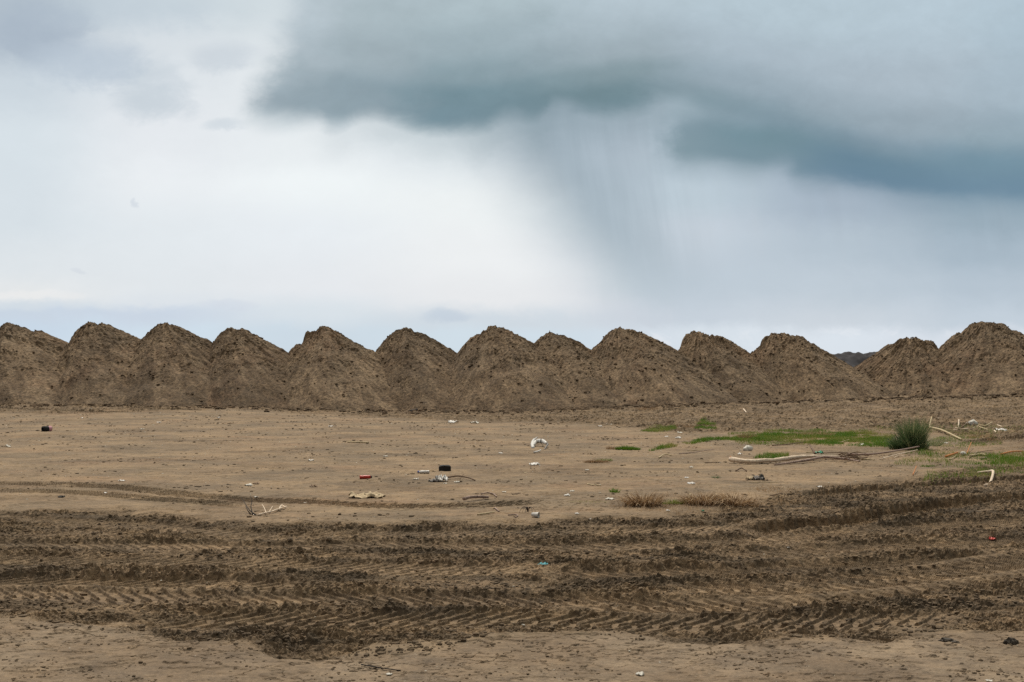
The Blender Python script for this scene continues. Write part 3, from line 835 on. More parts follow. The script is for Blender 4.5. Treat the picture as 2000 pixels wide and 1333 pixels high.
r = np.random.RandomState(5)
x, y = view_points(110000, 4.6, 15, r); zc = zone(x, y)
cl = fbm(x / .8, y / .5, 401, 3)
k = (zc == 1) & (cl + .25 * fbm(x / .15, y / .1, 403, 2) > -.06)
x1, y1 = x[k][:26000], y[k][:26000]
tc_ = ground(x1, y1, True)[3]
kt = (tc_ < .3) | (r.rand(len(x1)) < .3)
x1, y1 = x1[kt], y1[kt]
scatter("loose_clods", x1, y1, .004 + .016 * r.rand(len(x1)) ** 2.6 + .010 * (r.rand(len(x1)) > .975), M_CLOD, flatten=.7, sink=.35, seed=2)
k = (zc == 0) & (fbm(x / .5, y / .3, 405, 3) > .08)
x2, y2 = x[k][:2600], y[k][:2600]
x3, y3 = view_points(60000, 9, 41, r, .8); c3 = fbm(x3 / 1.7, y3 / 1.0, 407, 4, .6); k = (zone(x3, y3) == 2) & (c3 + .2 * r.rand(len(x3)) > .24)
x3, y3 = x3[k][:10000], y3[k][:10000]
xa, ya = np.concatenate([x2, x3]), np.concatenate([y2, y3])
scatter("mud_crumbs", xa, ya, np.concatenate([.003 + .010 * r.rand(len(x2)) ** 2.5, (.005 + .026 * r.rand(len(x3)) ** 4) * (.6 + y3 / 45)]), M_CLOD, flatten=.55, sink=.35, seed=3)
x5 = r.uniform(-26, 26, 9000); y5 = 43.2 - np.abs(r.normal(0, 1.3, 9000)) + .5 * fbm((x5 / 2).astype(np.float32), (x5 * 0).astype(np.float32), 411, 2)
k = fbm((x5 / .9).astype(np.float32), (y5 / .6).astype(np.float32), 412, 3) > -.08
x5, y5 = x5[k].astype(np.float32), y5[k].astype(np.float32)
scatter("heap_spill", x5, y5, (.018 + .10 * r.rand(len(x5)) ** 3).astype(np.float32), M_HEAP, flatten=.6, sink=.3, seed=6)
CR = np.concatenate(CR).astype(np.float32)
scatter("heap_clods", CR[:, 0], CR[:, 1], (.012 + .060 * r.rand(len(CR)) ** 4).astype(np.float32), M_HEAP, flatten=.75, sink=.3, seed=9, z=CR[:, 2])
x4, y4 = view_points(2600, 5, 40, r, .75); k = (zone(x4, y4) != 1) | (r.rand(len(x4)) > .8)
x4, y4 = x4[k], y4[k]
scatter("shell_flecks", x4, y4, (.0022 + .006 * r.rand(len(x4)) ** 3) * (.55 + y4 / 15), M_FLECK, flatten=.35, sink=.1, seed=4)

# ------------------------------------------------------------------ grass
def blades(name, x, y, h, lean, width, ang, mat, tint, seg=4, droop=.5, parent=None, zoff=None, z=None):
    n = len(x)
    if z is None: z = ground(x.astype(np.float32), y.astype(np.float32)) - .004
    t = np.linspace(0, 1, seg + 1)[None]
    h = h[:, None]; L_ = lean[:, None]
    out = L_ * h * (t ** (1.0 + droop * 1.2)); up = h * (t - droop * L_ * t ** 2.5 * .8)
    ca, sa = np.cos(ang)[:, None], np.sin(ang)[:, None]
    cx = x[:, None] + out * ca; cy = y[:, None] + out * sa; cz = z[:, None] + up
    w = width[:, None] * (1 - t ** 1.6) + .0004
    fa = R.uniform(0, np.pi, n)[:, None]
    dx, dy = np.cos(fa) * w, np.sin(fa) * w * .5
    Lf = np.stack([cx - dx, cy - dy, cz], -1); Rt = np.stack([cx + dx, cy + dy, cz], -1)
    V = np.stack([Lf, Rt], 2).reshape(n, -1, 3)
    b = (np.arange(n) * (2 * (seg + 1)))[:, None, None]; q = np.arange(seg) * 2
    F = (np.stack([q, q + 1, q + 3, q + 2], 1)[None] + b).reshape(-1, 4)
    tt = np.repeat(tint, 2 * (seg + 1))
    return mesh_np(name, V.reshape(-1, 3), F, mat, parent, attrs={'tint': tt})


def poly_points(polys, n, r):
    """random ground places inside picture-row outlines projected on the ground (each: pts, weight)"""
    X, Y = [], []
    for pts, w in polys:
        W = np.array([flat(a, b, .03) for a, b in pts]); m = int(n * w)
        lo, hi = W.min(0), W.max(0); got = 0
        while got < m:
            p = r.uniform(lo, hi, (m * 3, 2)); ins = np.zeros(len(p), bool)
            j = len(W) - 1
            for i in range(len(W)):
                c = ((W[i, 1] > p[:, 1]) != (W[j, 1] > p[:, 1])) & (p[:, 0] < (W[j, 0] - W[i, 0]) * (p[:, 1] - W[i, 1]) / (W[j, 1] - W[i, 1] + 1e-9) + W[i, 0])
                ins ^= c; j = i
            p = p[ins][:m - got]; X.append(p[:, 0]); Y.append(p[:, 1]); got += len(p)
    return np.concatenate(X), np.concatenate(Y)


r = np.random.RandomState(8)
GREEN = [
    ([(1264, 880), (1330, 869), (1400, 858), (1470, 860), (1560, 862), (1640, 866), (1740, 868), (1745, 855), (1700, 846), (1560, 846), (1440, 850), (1370, 856), (1310, 866)], .42),
    ([(1440, 866), (1600, 868), (1740, 872), (1750, 850), (1690, 840), (1600, 838), (1500, 840), (1420, 846)], .28),
    ([(1250, 841), (1290, 843), (1322, 840), (1318, 832), (1280, 833)], .05),
    ([(1352, 840), (1400, 838), (1398, 828), (1372, 822)], .06),
    ([(1900, 905), (2060, 905), (2060, 884), (1975, 884), (1930, 890)], .04),
    ([(1760, 885), (1850, 880), (1960, 868), (1940, 850), (1850, 846)], .05),
    ([(1470, 893), (1540, 895), (1540, 887), (1500, 886)], .02),
    ([(1740, 905), (1900, 915), (2060, 925), (2060, 885), (1800, 882)], .08),
    ([(1700, 846), (1860, 846), (1990, 850), (2060, 838), (1900, 830), (1700, 834)], .05),
    ([(1800, 935), (1960, 925), (1950, 905), (1820, 912)], .02),
]
gx, gy = poly_points(GREEN, 62000, r)
cl = fbm((gx / .9).astype(np.float32), (gy / 1.1).astype(np.float32), 421, 3)
clf = fbm((gx / .22).astype(np.float32), (gy / .35).astype(np.float32), 424, 3)
cl = cl + .5 * clf
k = cl + .45 * r.rand(len(gx)) > .13
gx, gy, cl = gx[k], gy[k], cl[k]
gh = .022 + .10 * np.clip(cl + .25, 0, 1) * r.uniform(.4, 1.4, len(gx)) + .03 * r.rand(len(gx))
blades("grass", gx, gy, gh, r.uniform(.1, 1.0, len(gx)), .0022 + .0028 * r.rand(len(gx)), r.uniform(0, 6.28, len(gx)), M_GRASS,
       np.clip(.45 - .6 * cl + 1.1 * fbm((gx / 1.3).astype(np.float32), (gy / 2).astype(np.float32), 427, 2) + .3 * r.randn(len(gx)), 0, 1), seg=2)
bpy.data.objects["grass"]['kind'] = 'stuff'
# thin dry sprigs between them
DRY = [([(1240, 858), (1400, 850), (1500, 845), (1700, 838), (1900, 842), (2050, 850), (2060, 900), (1900, 925), (1760, 915), (1560, 870), (1300, 872)], .75),
       ([(1180, 985), (1300, 1000), (1500, 990), (1650, 960), (1560, 945), (1300, 960)], .25)]
dx_, dy_ = poly_points(DRY, 8500, r)
k = fbm((dx_ / .8).astype(np.float32), (dy_ / .8).astype(np.float32), 431, 3) > -.05
dx_, dy_ = dx_[k], dy_[k]
blades("dry_sprigs", dx_, dy_, .02 + .07 * r.rand(len(dx_)) ** 1.5, r.uniform(.3, 1.6, len(dx_)), .0015 + .0016 * r.rand(len(dx_)), r.uniform(0, 6.28, len(dx_)), M_STRAW,
       r.uniform(.1, .9, len(dx_)), seg=3)
bpy.data.objects["dry_sprigs"]['kind'] = 'stuff'


def tuft(name, px, py, n, rad, h, mat, label, cat, lean=(.1, .9), tint=(.0, 1.), width=.003, droop=.6, oval=(1, 1), seed=1, seg=5, dome=0, group=None, leanbias=0):
    r = np.random.RandomState(seed)
    c = place(px, py)
    a = r.uniform(0, 2 * np.pi, n); q = np.sqrt(r.rand(n))
    x = c.x + q * rad * oval[0] * np.cos(a); y = c.y + q * rad * oval[1] * np.sin(a)
    hh = h * r.uniform(.45, 1.0, n) * (1 - dome * q ** 2)
    ln = (lean[0] + (lean[1] - lean[0]) * q) * r.uniform(.5, 1.3, n)
    ang = a + r.normal(0, .45, n) + leanbias
    ti = np.clip(tint[0] + (tint[1] - tint[0]) * r.rand(n) ** 1.6, 0, 1)
    o = blades(name, x, y, hh, ln, width * r.uniform(.6, 1.3, n), ang, mat, ti, seg=seg, droop=droop)
    return tag(o, label, cat, group)


c = place(1776, 878)
rr = np.random.RandomState(77)
parts = []
for (dx, dy, n, rad, h, l0, l1, t0, t1) in [(-.15, 0, 420, .17, .48, .15, 1.0, 0, .6), (.05, .05, 560, .15, .82, .02, .60, .1, .9), (.17, -.02, 420, .13, .78, .0, .45, .3, 1), (-.28, .02, 180, .13, .30, .3, 1.3, .0, .7),
                                           (.0, -.10, 300, .20, .46, .3, 1.1, 0, 1), (.30, .0, 110, .10, .40, .5, 1.5, .3, 1), (.10, .0, 60, .18, .98, .1, .6, .5, 1)]:
    a = rr.uniform(0, 6.283, n); q = np.sqrt(rr.rand(n))
    parts.append((c.x + dx + q * rad * np.cos(a), c.y + dy + q * rad * .8 * np.sin(a), h * rr.uniform(.4, 1, n), (l0 + (l1 - l0) * q) * rr.uniform(.4, 1.4, n), a + rr.normal(0, .5, n), np.clip(t0 + (t1 - t0) * rr.rand(n) ** 1.5, 0, 1)))
P = [np.concatenate(v) for v in zip(*parts)]
tag(blades("sedge_tussock", P[0], P[1], P[2], P[3], .0064 * rr.uniform(.5, 1.3, len(P[0])), P[4], M_SEDGE, P[5], seg=5, droop=.45), "big dark blue-green tussock standing above the grass at the right", "grass tussock")
tuft("grass_tuft", 1826, 872, 150, .14, .34, M_SEDGE, "thin splayed green tuft just right of the big tussock", "grass tuft", lean=(.5, 1.4), tint=(.3, 1), width=.003, seed=12, droop=.3)
tuft("grass_tuft", 1736, 871, 480, .30, .20, M_GRASS, "bright green tuft leaning on the left foot of the big tussock", "grass tuft", lean=(.2, 1.), tint=(0, .45), width=.003, seed=13)
tuft("grass_tuft", 1226, 879, 1300, .27, .13, M_GRASS, "vivid green cushion of grass at the left tip of the green strip", "grass tuft", lean=(.1, .9), tint=(0, .2), width=.003, seed=14, oval=(1, .5), dome=.4)
tuft("grass_tuft", 1196, 878, 160, .13, .12, M_STRAW, "small brownish tuft left of the vivid green cushion", "grass tuft", lean=(.3, 1.3), tint=(0, .7), width=.003, seed=15)
tuft("grass_tuft", 1165, 904, 420, .24, .10, M_STRAW, "low brown and green tuft alone on the sand right of the centre", "grass tuft", lean=(.3, 1.4), tint=(0, .6), width=.003, seed=16, oval=(1, .45))
tuft("grass_tuft", 1180, 901, 160, .16, .08, M_GRASS, "green shoots growing at the right of the low brown tuft", "grass tuft", lean=(.3, 1.2), tint=(.2, .8), width=.003, seed=17, oval=(1, .4))
tuft("dead_tussock", 1256, 988, 560, .20, .27, M_STRAW, "dead straw-brown tussock with spread blades at the mud edge, left of two", "grass tussock", lean=(.25, 1.6), tint=(0, 1), width=.0048, seed=18, oval=(1.1, .5), droop=.55, group="dead tussocks at the mud edge")
tuft("dead_tussock", 1372, 985, 560, .22, .23, M_STRAW, "dead tussock with a pale cane across it, in the middle of the mud edge", "grass tussock", lean=(.3, 1.6), tint=(0, 1), width=.0048, seed=19, oval=(1.2, .5), droop=.55, group="dead tussocks at the mud edge")
tuft("dead_tussock", 1432, 984, 620, .26, .24, M_STRAW, "dead drooping tussock at the right end of the dead grass clump", "grass tussock", lean=(.3, 1.7), tint=(0, 1), width=.0048, seed=20, oval=(1.2, .5), droop=.6, group="dead tussocks at the mud edge")
tuft("grass_tuft", 1314, 984, 300, .15, .09, M_GRASS, "dull olive tuft between the dead tussocks", "grass tuft", lean=(.3, 1.2), tint=(.4, 1), width=.003, seed=21, oval=(1.2, .5))
tuft("grass_tuft", 1458, 858, 320, .22, .22, M_STRAW, "bristly dead tuft rising in the middle of the green strip", "grass tuft", lean=(.2, 1.1), tint=(0, .6), width=.003, seed=22)
tuft("grass_tuft", 1590, 852, 420, .55, .20, M_STRAW, "loose dry tuft behind the driftwood trunk in the green strip", "grass tuft", lean=(.1, .8), tint=(.2, .9), width=.0026, seed=23)
tuft("grass_tuft", 1378, 832, 360, .30, .17, M_GRASS, "green tuft on the small rise behind the green strip", "grass tuft", lean=(.2, 1.), tint=(0, .4), width=.003, seed=24)
tuft("grass_tuft", 1340, 836, 220, .34, .17, M_STRAW, "reddish dry tuft left of the green tuft on the small rise", "grass tuft", lean=(.4, 1.4), tint=(0, .5), width=.003, seed=25)
tuft("grass_tuft", 1200, 962, 110, .07, .08, M_GRASS, "tiny dark green tuft at the mud edge left of the dead tussocks", "grass tuft", lean=(.2, .9), tint=(0, .5), width=.003, seed=26)
tuft("grass_tuft", 1810, 912, 120, .11, .06, M_GRASS, "tiny bright green tuft on the bare sand in front of the big tussock", "grass tuft", lean=(.2, .9), tint=(0, .3), width=.003, seed=27)
tuft("grass_tuft", 1398, 934, 60, .07, .07, M_SEDGE, "sparse green sprig left of the crumpled dark wrapper", "grass tuft", lean=(.5, 1.3), tint=(.2, .8), width=.0025, seed=28)
tuft("grass_tuft", 1920, 857, 260, .4, .22, M_STRAW, "straggling dry tuft among the canes at the far right", "grass tuft", lean=(.4, 1.5), tint=(.2, .9), width=.003, seed=29)
tuft("grass_tuft", 1265, 802, 130, .42, .26, M_STRAW, "reddish dry tuft on the spoil at the foot of the heaps", "grass tuft", lean=(.4, 1.5), tint=(0, .5), width=.006, seed=30)
tuft("grass_tuft", 1150, 981, 160, .22, .025, M_GRASS, "flat yellowish moss-like tuft in the tyre ruts right of the centre", "grass tuft", lean=(.4, 1.5), tint=(.6, 1), width=.003, seed=31, oval=(1.2, .6))
tuft("grass_tuft", 1520, 958, 200, .30, .09, M_STRAW, "thin dry tuft at the bend of the deep rut", "grass tuft", lean=(.4, 1.4), tint=(.2, .9), width=.0025, seed=32)


# ------------------------------------------------------------------ sticks and litter
def tube_geo(pts, radii, sides=9, knob=.14, seed=1, sub=4):
    r = np.random.RandomState(seed)
    P = [Vector(p) for p in pts]; Q, RR = [], []
    for i in range(len(P) - 1):
        p0 = P[max(i - 1, 0)]; p1 = P[i]; p2 = P[i + 1]; p3 = P[min(i + 2, len(P) - 1)]
        for k in range(sub):
            t = k / sub
            Q.append(.5 * ((2 * p1) + (-p0 + p2) * t + (2 * p0 - 5 * p1 + 4 * p2 - p3) * t * t + (-p0 + 3 * p1 - 3 * p2 + p3) * t ** 3))
            RR.append(radii[i] + (radii[i + 1] - radii[i]) * t)
    Q.append(P[-1]); RR.append(radii[-1])
    V, F = [], []
    n = len(Q)
    for i, q in enumerate(Q):
        d = (Q[min(i + 1, n - 1)] - Q[max(i - 1, 0)]).normalized()
        a = d.cross(Vector((0, 0, 1)));
        if a.length < .1: a = Vector((1, 0, 0))
        a.normalize(); b = d.cross(a)
        for k in range(sides):
            w = 2 * math.pi * k / sides
            rr = RR[i] * (1 + knob * r.uniform(-1, 1))
            V.append(q + a * math.cos(w) * rr + b * math.sin(w) * rr)
    for i in range(n - 1):
        for k in range(sides):
            k2 = (k + 1) % sides
            F.append((i * sides + k, i * sides + k2, (i + 1) * sides + k2, (i + 1) * sides + k))
    F.append(tuple(range(sides))[::-1]); F.append(tuple((n - 1) * sides + k for k in range(sides)))
    return V, F


def join(geos):
    V, F = [], []
    for v, f in geos:
        o = len(V); V += list(v); F += [tuple(i + o for i in q) for q in f]
    return V, F


def gp(px, py, lift=0.0):
    """place on the ground under this picture row, raised by lift metres"""
    p = place(px, py); p.z += lift
    return p


def rod(name, pts, rad, mat, label, cat, seed=1, group=None, sides=8, knob=.15, taper=.75):
    n = len(pts)
    P = [gp(p[0], p[1], (p[2] if len(p) > 2 else 0) + rad * .85 + .004) for p in pts]
    c = P[0].copy()
    rr = [rad * (1 - (1 - taper) * i / (n - 1)) for i in range(n)]
    V, F = tube_geo([p - c for p in P], rr, sides, knob, seed)
    o = mesh_py(name, V, F, mat); o.location = c
    return tag(o, label, cat, group)


def crumple(px, py, w, d, h, seed, n=14, fold=1.0):
    """a crumpled sheet, geometry relative to its own base"""
    r = np.random.RandomState(seed)
    u = np.linspace(-1, 1, n); gx, gy = np.meshgrid(u, u)
    x, y = gx.ravel().astype(np.float32), gy.ravel().astype(np.float32)
    z = h * (np.abs(fbm(x * 1.3 * fold + seed, y * 1.3 * fold, 500 + seed % 7, 3, .6)) * 1.8 + .25 * (1 - x * x) * (1 - y * y))
    X = w / 2 * (x + .35 * fbm(x * 1.5, y * 1.5 + seed, 510, 2)); Y = d / 2 * (y + .45 * fbm(x * 1.4 + seed, y * 1.4, 515, 2))
    V = [Vector((a, b, c)) for a, b, c in zip(X, Y, z)]
    F = [tuple(f) for f in grid_faces(n, n)]
    return V, F


def solid(o, th=.0015):
    m = o.modifiers.new("thickness", 'SOLIDIFY'); m.thickness = th; m.offset = 0
    return o


def scrap(name, px, py, w, mat, label, cat, d=None, h=.02, seed=1, rot=0., group=None, th=.002, n=9):
    d = d or w * .7
    V, F = crumple(px, py, w, d, h, seed, n=n)
    o = mesh_py(name, V, F, mat); o.location = gp(px, py, .004); o.rotation_euler.z = rot
    solid(o, th)
    return tag(o, label, cat, group)


def lumpy(V0F0, scale, seed, amt=.2):
    r = np.random.RandomState(seed); V, F = V0F0
    V = V * (1 + amt * np.array([fbm(V[:, 0] * 1.7 + seed, V[:, 1] * 1.7 + V[:, 2], 530, 3)]).T * 2)
    return [Vector(v * np.array(scale)) for v in V], [tuple(f) for f in F]


def lathe(prof, seg=14):
    """prof: list of (x, r) along the x axis"""
    V, F = [], []
    for x, rr in prof:
        for k in range(seg):
            a = 2 * math.pi * k / seg; V.append(Vector((x, rr * math.cos(a), rr * math.sin(a))))
    for i in range(len(prof) - 1):
        for k in range(seg):
            k2 = (k + 1) % seg; F.append((i * seg + k, i * seg + k2, (i + 1) * seg + k2, (i + 1) * seg + k))
    return V, F


def cap_lathe(V, F, seg=14):
    n = len(V) // seg
    return V, F + [tuple(range(seg)), tuple((n - 1) * seg + k for k in range(seg))[::-1]]


def thing(name, px, py, rz, label, cat, lift=0., tilt=0., group=None):
    e = empty(name, gp(px, py, lift)); e.rotation_euler = (tilt, 0, rz)
    return tag(e, label, cat, group)


# the long driftwood trunk with its branch and root end
t = thing("driftwood", 1425, 905, 0, "long bleached driftwood trunk lying in front of the green strip", "driftwood")
c = t.location.copy()
q = [gp(1426, 905, .075), gp(1455, 907, .050), gp(1490, 906, .045), gp(1520, 905, .06), gp(1552, 902, .08), gp(1585, 900, .08), (gp(1620, 898, .06)), gp(1655, 897, .04)]
V, F = tube_geo([p - c for p in q], [.046, .042, .037, .036, .040, .030, .022, .013], 12, .18, 3, 6)
mesh_py("trunk", V, F, M_DRIFT, t)
V, F = tube_geo([gp(1426, 905, .085) - c + Vector((-.006, 0, .002)), gp(1426, 905, .085) - c + Vector((-.002, 0, .001))], [.042, .050], 12, .12, 4, 1)
mesh_py("rotten_end", V, F, M_ORANGE, t)
q = [gp(1512, 910, .015), gp(1545, 907, .03), gp(1580, 904, .055), gp(1610, 901, .075), gp(1650, 902, .05), gp(1680, 905, .02)]
V, F = tube_geo([p - c for p in q], [.012, .018, .022, .024, .022, .012], 9, .16, 5, 5)
mesh_py("branch", V, F, M_DRIFT2, t)
q = [gp(1592, 897, .10), gp(1586, 893, .17), gp(1582, 890, .20)]
V, F = tube_geo([p - c for p in q], [.022, .018, .013], 8, .2, 6, 4)
mesh_py("branch", V, F, M_BROWN, t)
rr = np.random.RandomState(4)
geos = []
for k in range(16):
    a = gp(1645 + rr.uniform(-12, 18), 899 + rr.uniform(-3, 4), rr.uniform(.02, .08))
    b = a + Vector((rr.uniform(.1, .42), rr.uniform(-.12, .12), rr.uniform(-.04, .05))); m_ = (a + b) / 2 + Vector((0, rr.uniform(-.04, .04), rr.uniform(-.01, .05)))
    geos.append(tube_geo([p - c for p in (a, m_, b)], [.012, .009, .004], 6, .2, k, 3))
mesh_py("root_tangle", *join(geos), M_BROWN, t)

rod("driftwood_branch", [(1655, 891, .02), (1690, 892, .02), (1722, 890, .03), (1760, 886, .05), (1795, 881, .07)], .020, M_DRIFT2, "long pinkish branch lying between the driftwood trunk and the big tussock", "branch", 8)
rod("stick", [(1718, 899), (1750, 893, .03), (1792, 884, .04)], .011, M_DRIFT, "thin pale stick crossing under the long pinkish branch", "stick", 9)
rod("stick", [(1682, 899), (1700, 899), (1708, 900)], .013, M_REED, "short yellowish stick beyond the right end of the driftwood trunk", "stick", 10)
rod("bent_branch", [(1910, 922, .0), (1930, 922, .03), (1940, 926, .05), (1934, 937, .03), (1924, 946, .0)], .019, M_DRIFT, "bleached branch bent like an elbow beside the right rut", "branch", 11, taper=1.1)
rod("dry_cane", [(1817, 843, .06), (1838, 847, .05), (1858, 853, .03), (1878, 862, .0)], .028, M_REED, "thick yellow cane slanting down right of the big tussock", "cane", 12, knob=.08)
rod("dry_cane", [(1815, 838, .0), (1820, 836, .25)], .024, M_REED, "short yellow cane sticking up above the thick slanting cane", "cane", 13, knob=.08)
rod("dry_cane", [(1872, 836, .0), (1873, 830, .12)], .022, M_DRIFT, "short white cane standing up among the far right litter", "cane", 14)
rod("stick", [(1866, 840), (1874, 840)], .02, M_DRIFT, "short white stick lying at the foot of the short standing cane", "stick", 15)
rod("dry_cane", [(1878, 838), (1895, 830, .05), (1903, 822, .06)], .018, M_BROWN, "brownish cane leaning toward the pale lump at the far right", "cane", 16)
rod("dry_cane", [(1862, 842), (1880, 842), (1896, 838), (1912, 835)], .018, M_DRIFT, "long pale cane lying flat left of the pale lump", "cane", 17)
rod("dry_cane", [(1925, 836), (1938, 825, .08)], .02, M_REED, "slender yellow cane pointing up right of the pale lump", "cane", 18)
rod("dry_cane", [(1913, 836), (1930, 842)], .02, M_REED, "cane crossing the foot of the slender pointing cane", "cane", 19)
rod("stick", [(1942, 843), (1946, 847)], .02, M_DRIFT, "tiny pale stick left of the white sack scrap at the right", "stick", 20)
rod("stick", [(1948, 832), (1960, 838)], .018, M_DRIFT, "thin pale stick above the white sack scrap at the right", "stick", 21)
rod("broken_cane", [(1847, 894), (1862, 891, .02), (1870, 888, .02)], .022, M_ORANGE, "rotten orange cane lying in thin grass at the right", "cane", 22)
rod("stick", [(1856, 899), (1870, 892, .02)], .010, M_REED, "pale stick beside the rotten orange cane", "stick", 23)
rod("broken_cane", [(1895, 893), (1915, 891), (1928, 892)], .024, M_REED, "split yellowish cane right of the rotten orange cane", "cane", 24)
rod("stick", [(1893, 896), (1910, 888, .03), (1940, 883, .02)], .008, M_BROWN, "long thin brown stick lying behind the split cane", "stick", 25)
rod("stick", [(1888, 888), (1897, 876, .12)], .008, M_ORANGE, "thin reddish stick standing aslant near the split cane", "stick", 26)
rod("stick", [(1783, 930), (1790, 920, .06)], .008, M_ORANGE, "small rusty twig standing in the sand in front of the big tussock", "stick", 27)
rod("stick", [(1508, 872), (1540, 870, .01), (1572, 866, .02)], .012, M_BROWN, "dark weathered stick along the front edge of the green strip", "stick", 28)
rod("stick", [(1496, 872), (1504, 872)], .012, M_REED, "short pale stick at the left tip of the dark weathered stick", "stick", 29)
rod("stick", [(1326, 888), (1355, 886, .01), (1394, 881, .02)], .010, M_DRIFT2, "slender pinkish stick below the green strip", "stick", 30)
rod("stick", [(1342, 882), (1372, 880)], .007, M_REED, "very thin pale stick just behind the slender pinkish one", "stick", 31)
rod("stick", [(1287, 896), (1298, 891, .02), (1312, 891)], .013, M_REED, "short arched tan stick on the sand below the green strip", "stick", 32)
rod("stick", [(1378, 906), (1392, 905), (1406, 904)], .007, M_BROWN, "thin brown stick left of the rotten end of the driftwood", "stick", 33)
rod("stick", [(1437, 922), (1448, 920, .03), (1458, 922)], .012, M_BROWN, "short dark arched stick in front of the driftwood trunk", "stick", 34)
rod("stick", [(1462, 944), (1490, 943), (1520, 944)], .005, M_REED, "very thin reed under the crumpled dark wrapper", "stick", 35)
rod("stick", [(1640, 866), (1658, 862, .02)], .012, M_REED, "pale stick lying in the green strip, upper of two", "stick", 36)
rod("stick", [(1642, 861), (1665, 859)], .011, M_DRIFT, "pale stick lying in the green strip, lower of two", "stick", 37)
rod("stick", [(679, 865), (700, 866), (720, 867)], .018, M_REED, "straight pale yellow stick alone on the left of the open sand", "stick", 38, knob=.05, taper=.9)
rod("log_piece", [(905, 981, .02), (920, 979, .03), (940, 977, .02), (954, 976, .0)], .022, M_DRIFT2, "short thick log piece beside the shallow wheel track", "log", 39, sides=10)
rod("stick", [(890, 993), (910, 990)], .009, M_REED, "pale stick lying below the short log piece", "stick", 40)
rod("stick", [(932, 1008), (950, 1006), (966, 1003)], .009, M_REED, "straight pale stick in front of the short log piece", "stick", 41)
rod("stick", [(967, 995), (975, 1001)], .009, M_DRIFT2, "small pinkish stick lying steeply left of the drooping sprig", "stick", 42)
rod("stick", [(992, 1008), (1006, 1007), (1011, 1009), (1006, 1012)], .007, M_DRIFT2, "hooked pinkish twig left of the white cup", "stick", 43)
rod("stick", [(1147, 947), (1160, 949), (1174, 950)], .009, M_REED, "pale straight stick on the sand right of the centre", "stick", 44, knob=.05)
rod("stick", [(875, 938, .02), (895, 936, .03), (915, 938, .02), (928, 940)], .012, M_BROWN, "brown root lying right of the crumpled white bag", "stick", 45)
rod("stick", [(898, 938), (906, 934, .06)], .006, M_BROWN, "small brown twig rising from the brown root", "stick", 46)
rod("stick", [(1000, 967), (1017, 964)], .006, M_BROWN, "thin dark stick near the wheel track right of the log piece", "stick", 47)
rod("stick", [(940, 968), (952, 966, .01), (964, 967), (970, 972)], .010, M_DRIFT2, "crooked pinkish twig above the short log piece", "stick", 48)
rod("dry_cane", [(1342, 984), (1348, 974, .05)], .011, M_REED, "pale cane leaning on the middle dead tussock", "cane", 49)
rod("stick", [(1504, 968), (1528, 963)], .007, M_BROWN, "thin brown stick at the upper edge of the churned mud", "stick", 50)
rod("stick", [(1752, 1004), (1760, 998, .04), (1768, 1008)], .006, M_DRIFT2, "bent reddish twig stuck on the wall of the deep rut", "stick", 51)
rod("stick", [(1500, 1236), (1512, 1225, .01), (1520, 1231)], .004, M_BROWN, "small brown twig in the churned mud near the front", "stick", 52)
rod("stick", [(706, 1300), (735, 1306), (782, 1313)], .004, M_TWIG, "thin black stick pressed into the sand in the foreground", "stick", 53, knob=.3)
rod("stick", [(1690, 777, .0), (1697, 771, .15)], .035, M_DRIFT, "pale stick poking up at the foot of the wide right heap", "stick", 54)
rod("stick", [(1452, 797), (1458, 800)], .03, M_DRIFT, "pale chip of wood at the foot of the heaps, above the green strip", "stick", 55)
rod("fallen_branch", [(800, 806, .0), (815, 804, .05), (832, 801, .04)], .045, M_TWIG, "dark branch lying at the foot of the heaps left of the centre", "branch", 56)
rod("stick", [(1700, 826), (1712, 824)], .015, M_REED, "short reed on the rough ground behind the green strip", "stick", 57)

rod("stick", [(1745, 896), (1757, 893, .02), (1768, 894)], .008, M_DRIFT, "short pale stick lying below the crossing thin stick", "stick", 70)
rod("stick", [(1955, 890), (1975, 886, .02), (1998, 884)], .016, M_ORANGE, "rusty brown branch at the right edge beside the green grass", "stick", 71)
rod("stick", [(1915, 898), (1928, 896)], .016, M_DRIFT2, "short pink splinter below the split cane", "stick", 72)
rod("stick", [(1605, 886), (1640, 887, .02), (1676, 887)], .008, M_BROWN, "long thin brown stick behind the driftwood root tangle", "stick", 73)
rod("stick", [(1575, 885), (1590, 884)], .010, M_REED, "short pale stick touching the green plastic scrap", "stick", 74)
rod("stick", [(1905, 826), (1925, 820, .03)], .014, M_REED, "thin reed above the pale cream lump", "stick", 75)
rod("stick", [(1670, 781), (1740, 780, .0)], .03, M_BROWN, "long low brown root at the foot of the wide right heap", "stick", 76)

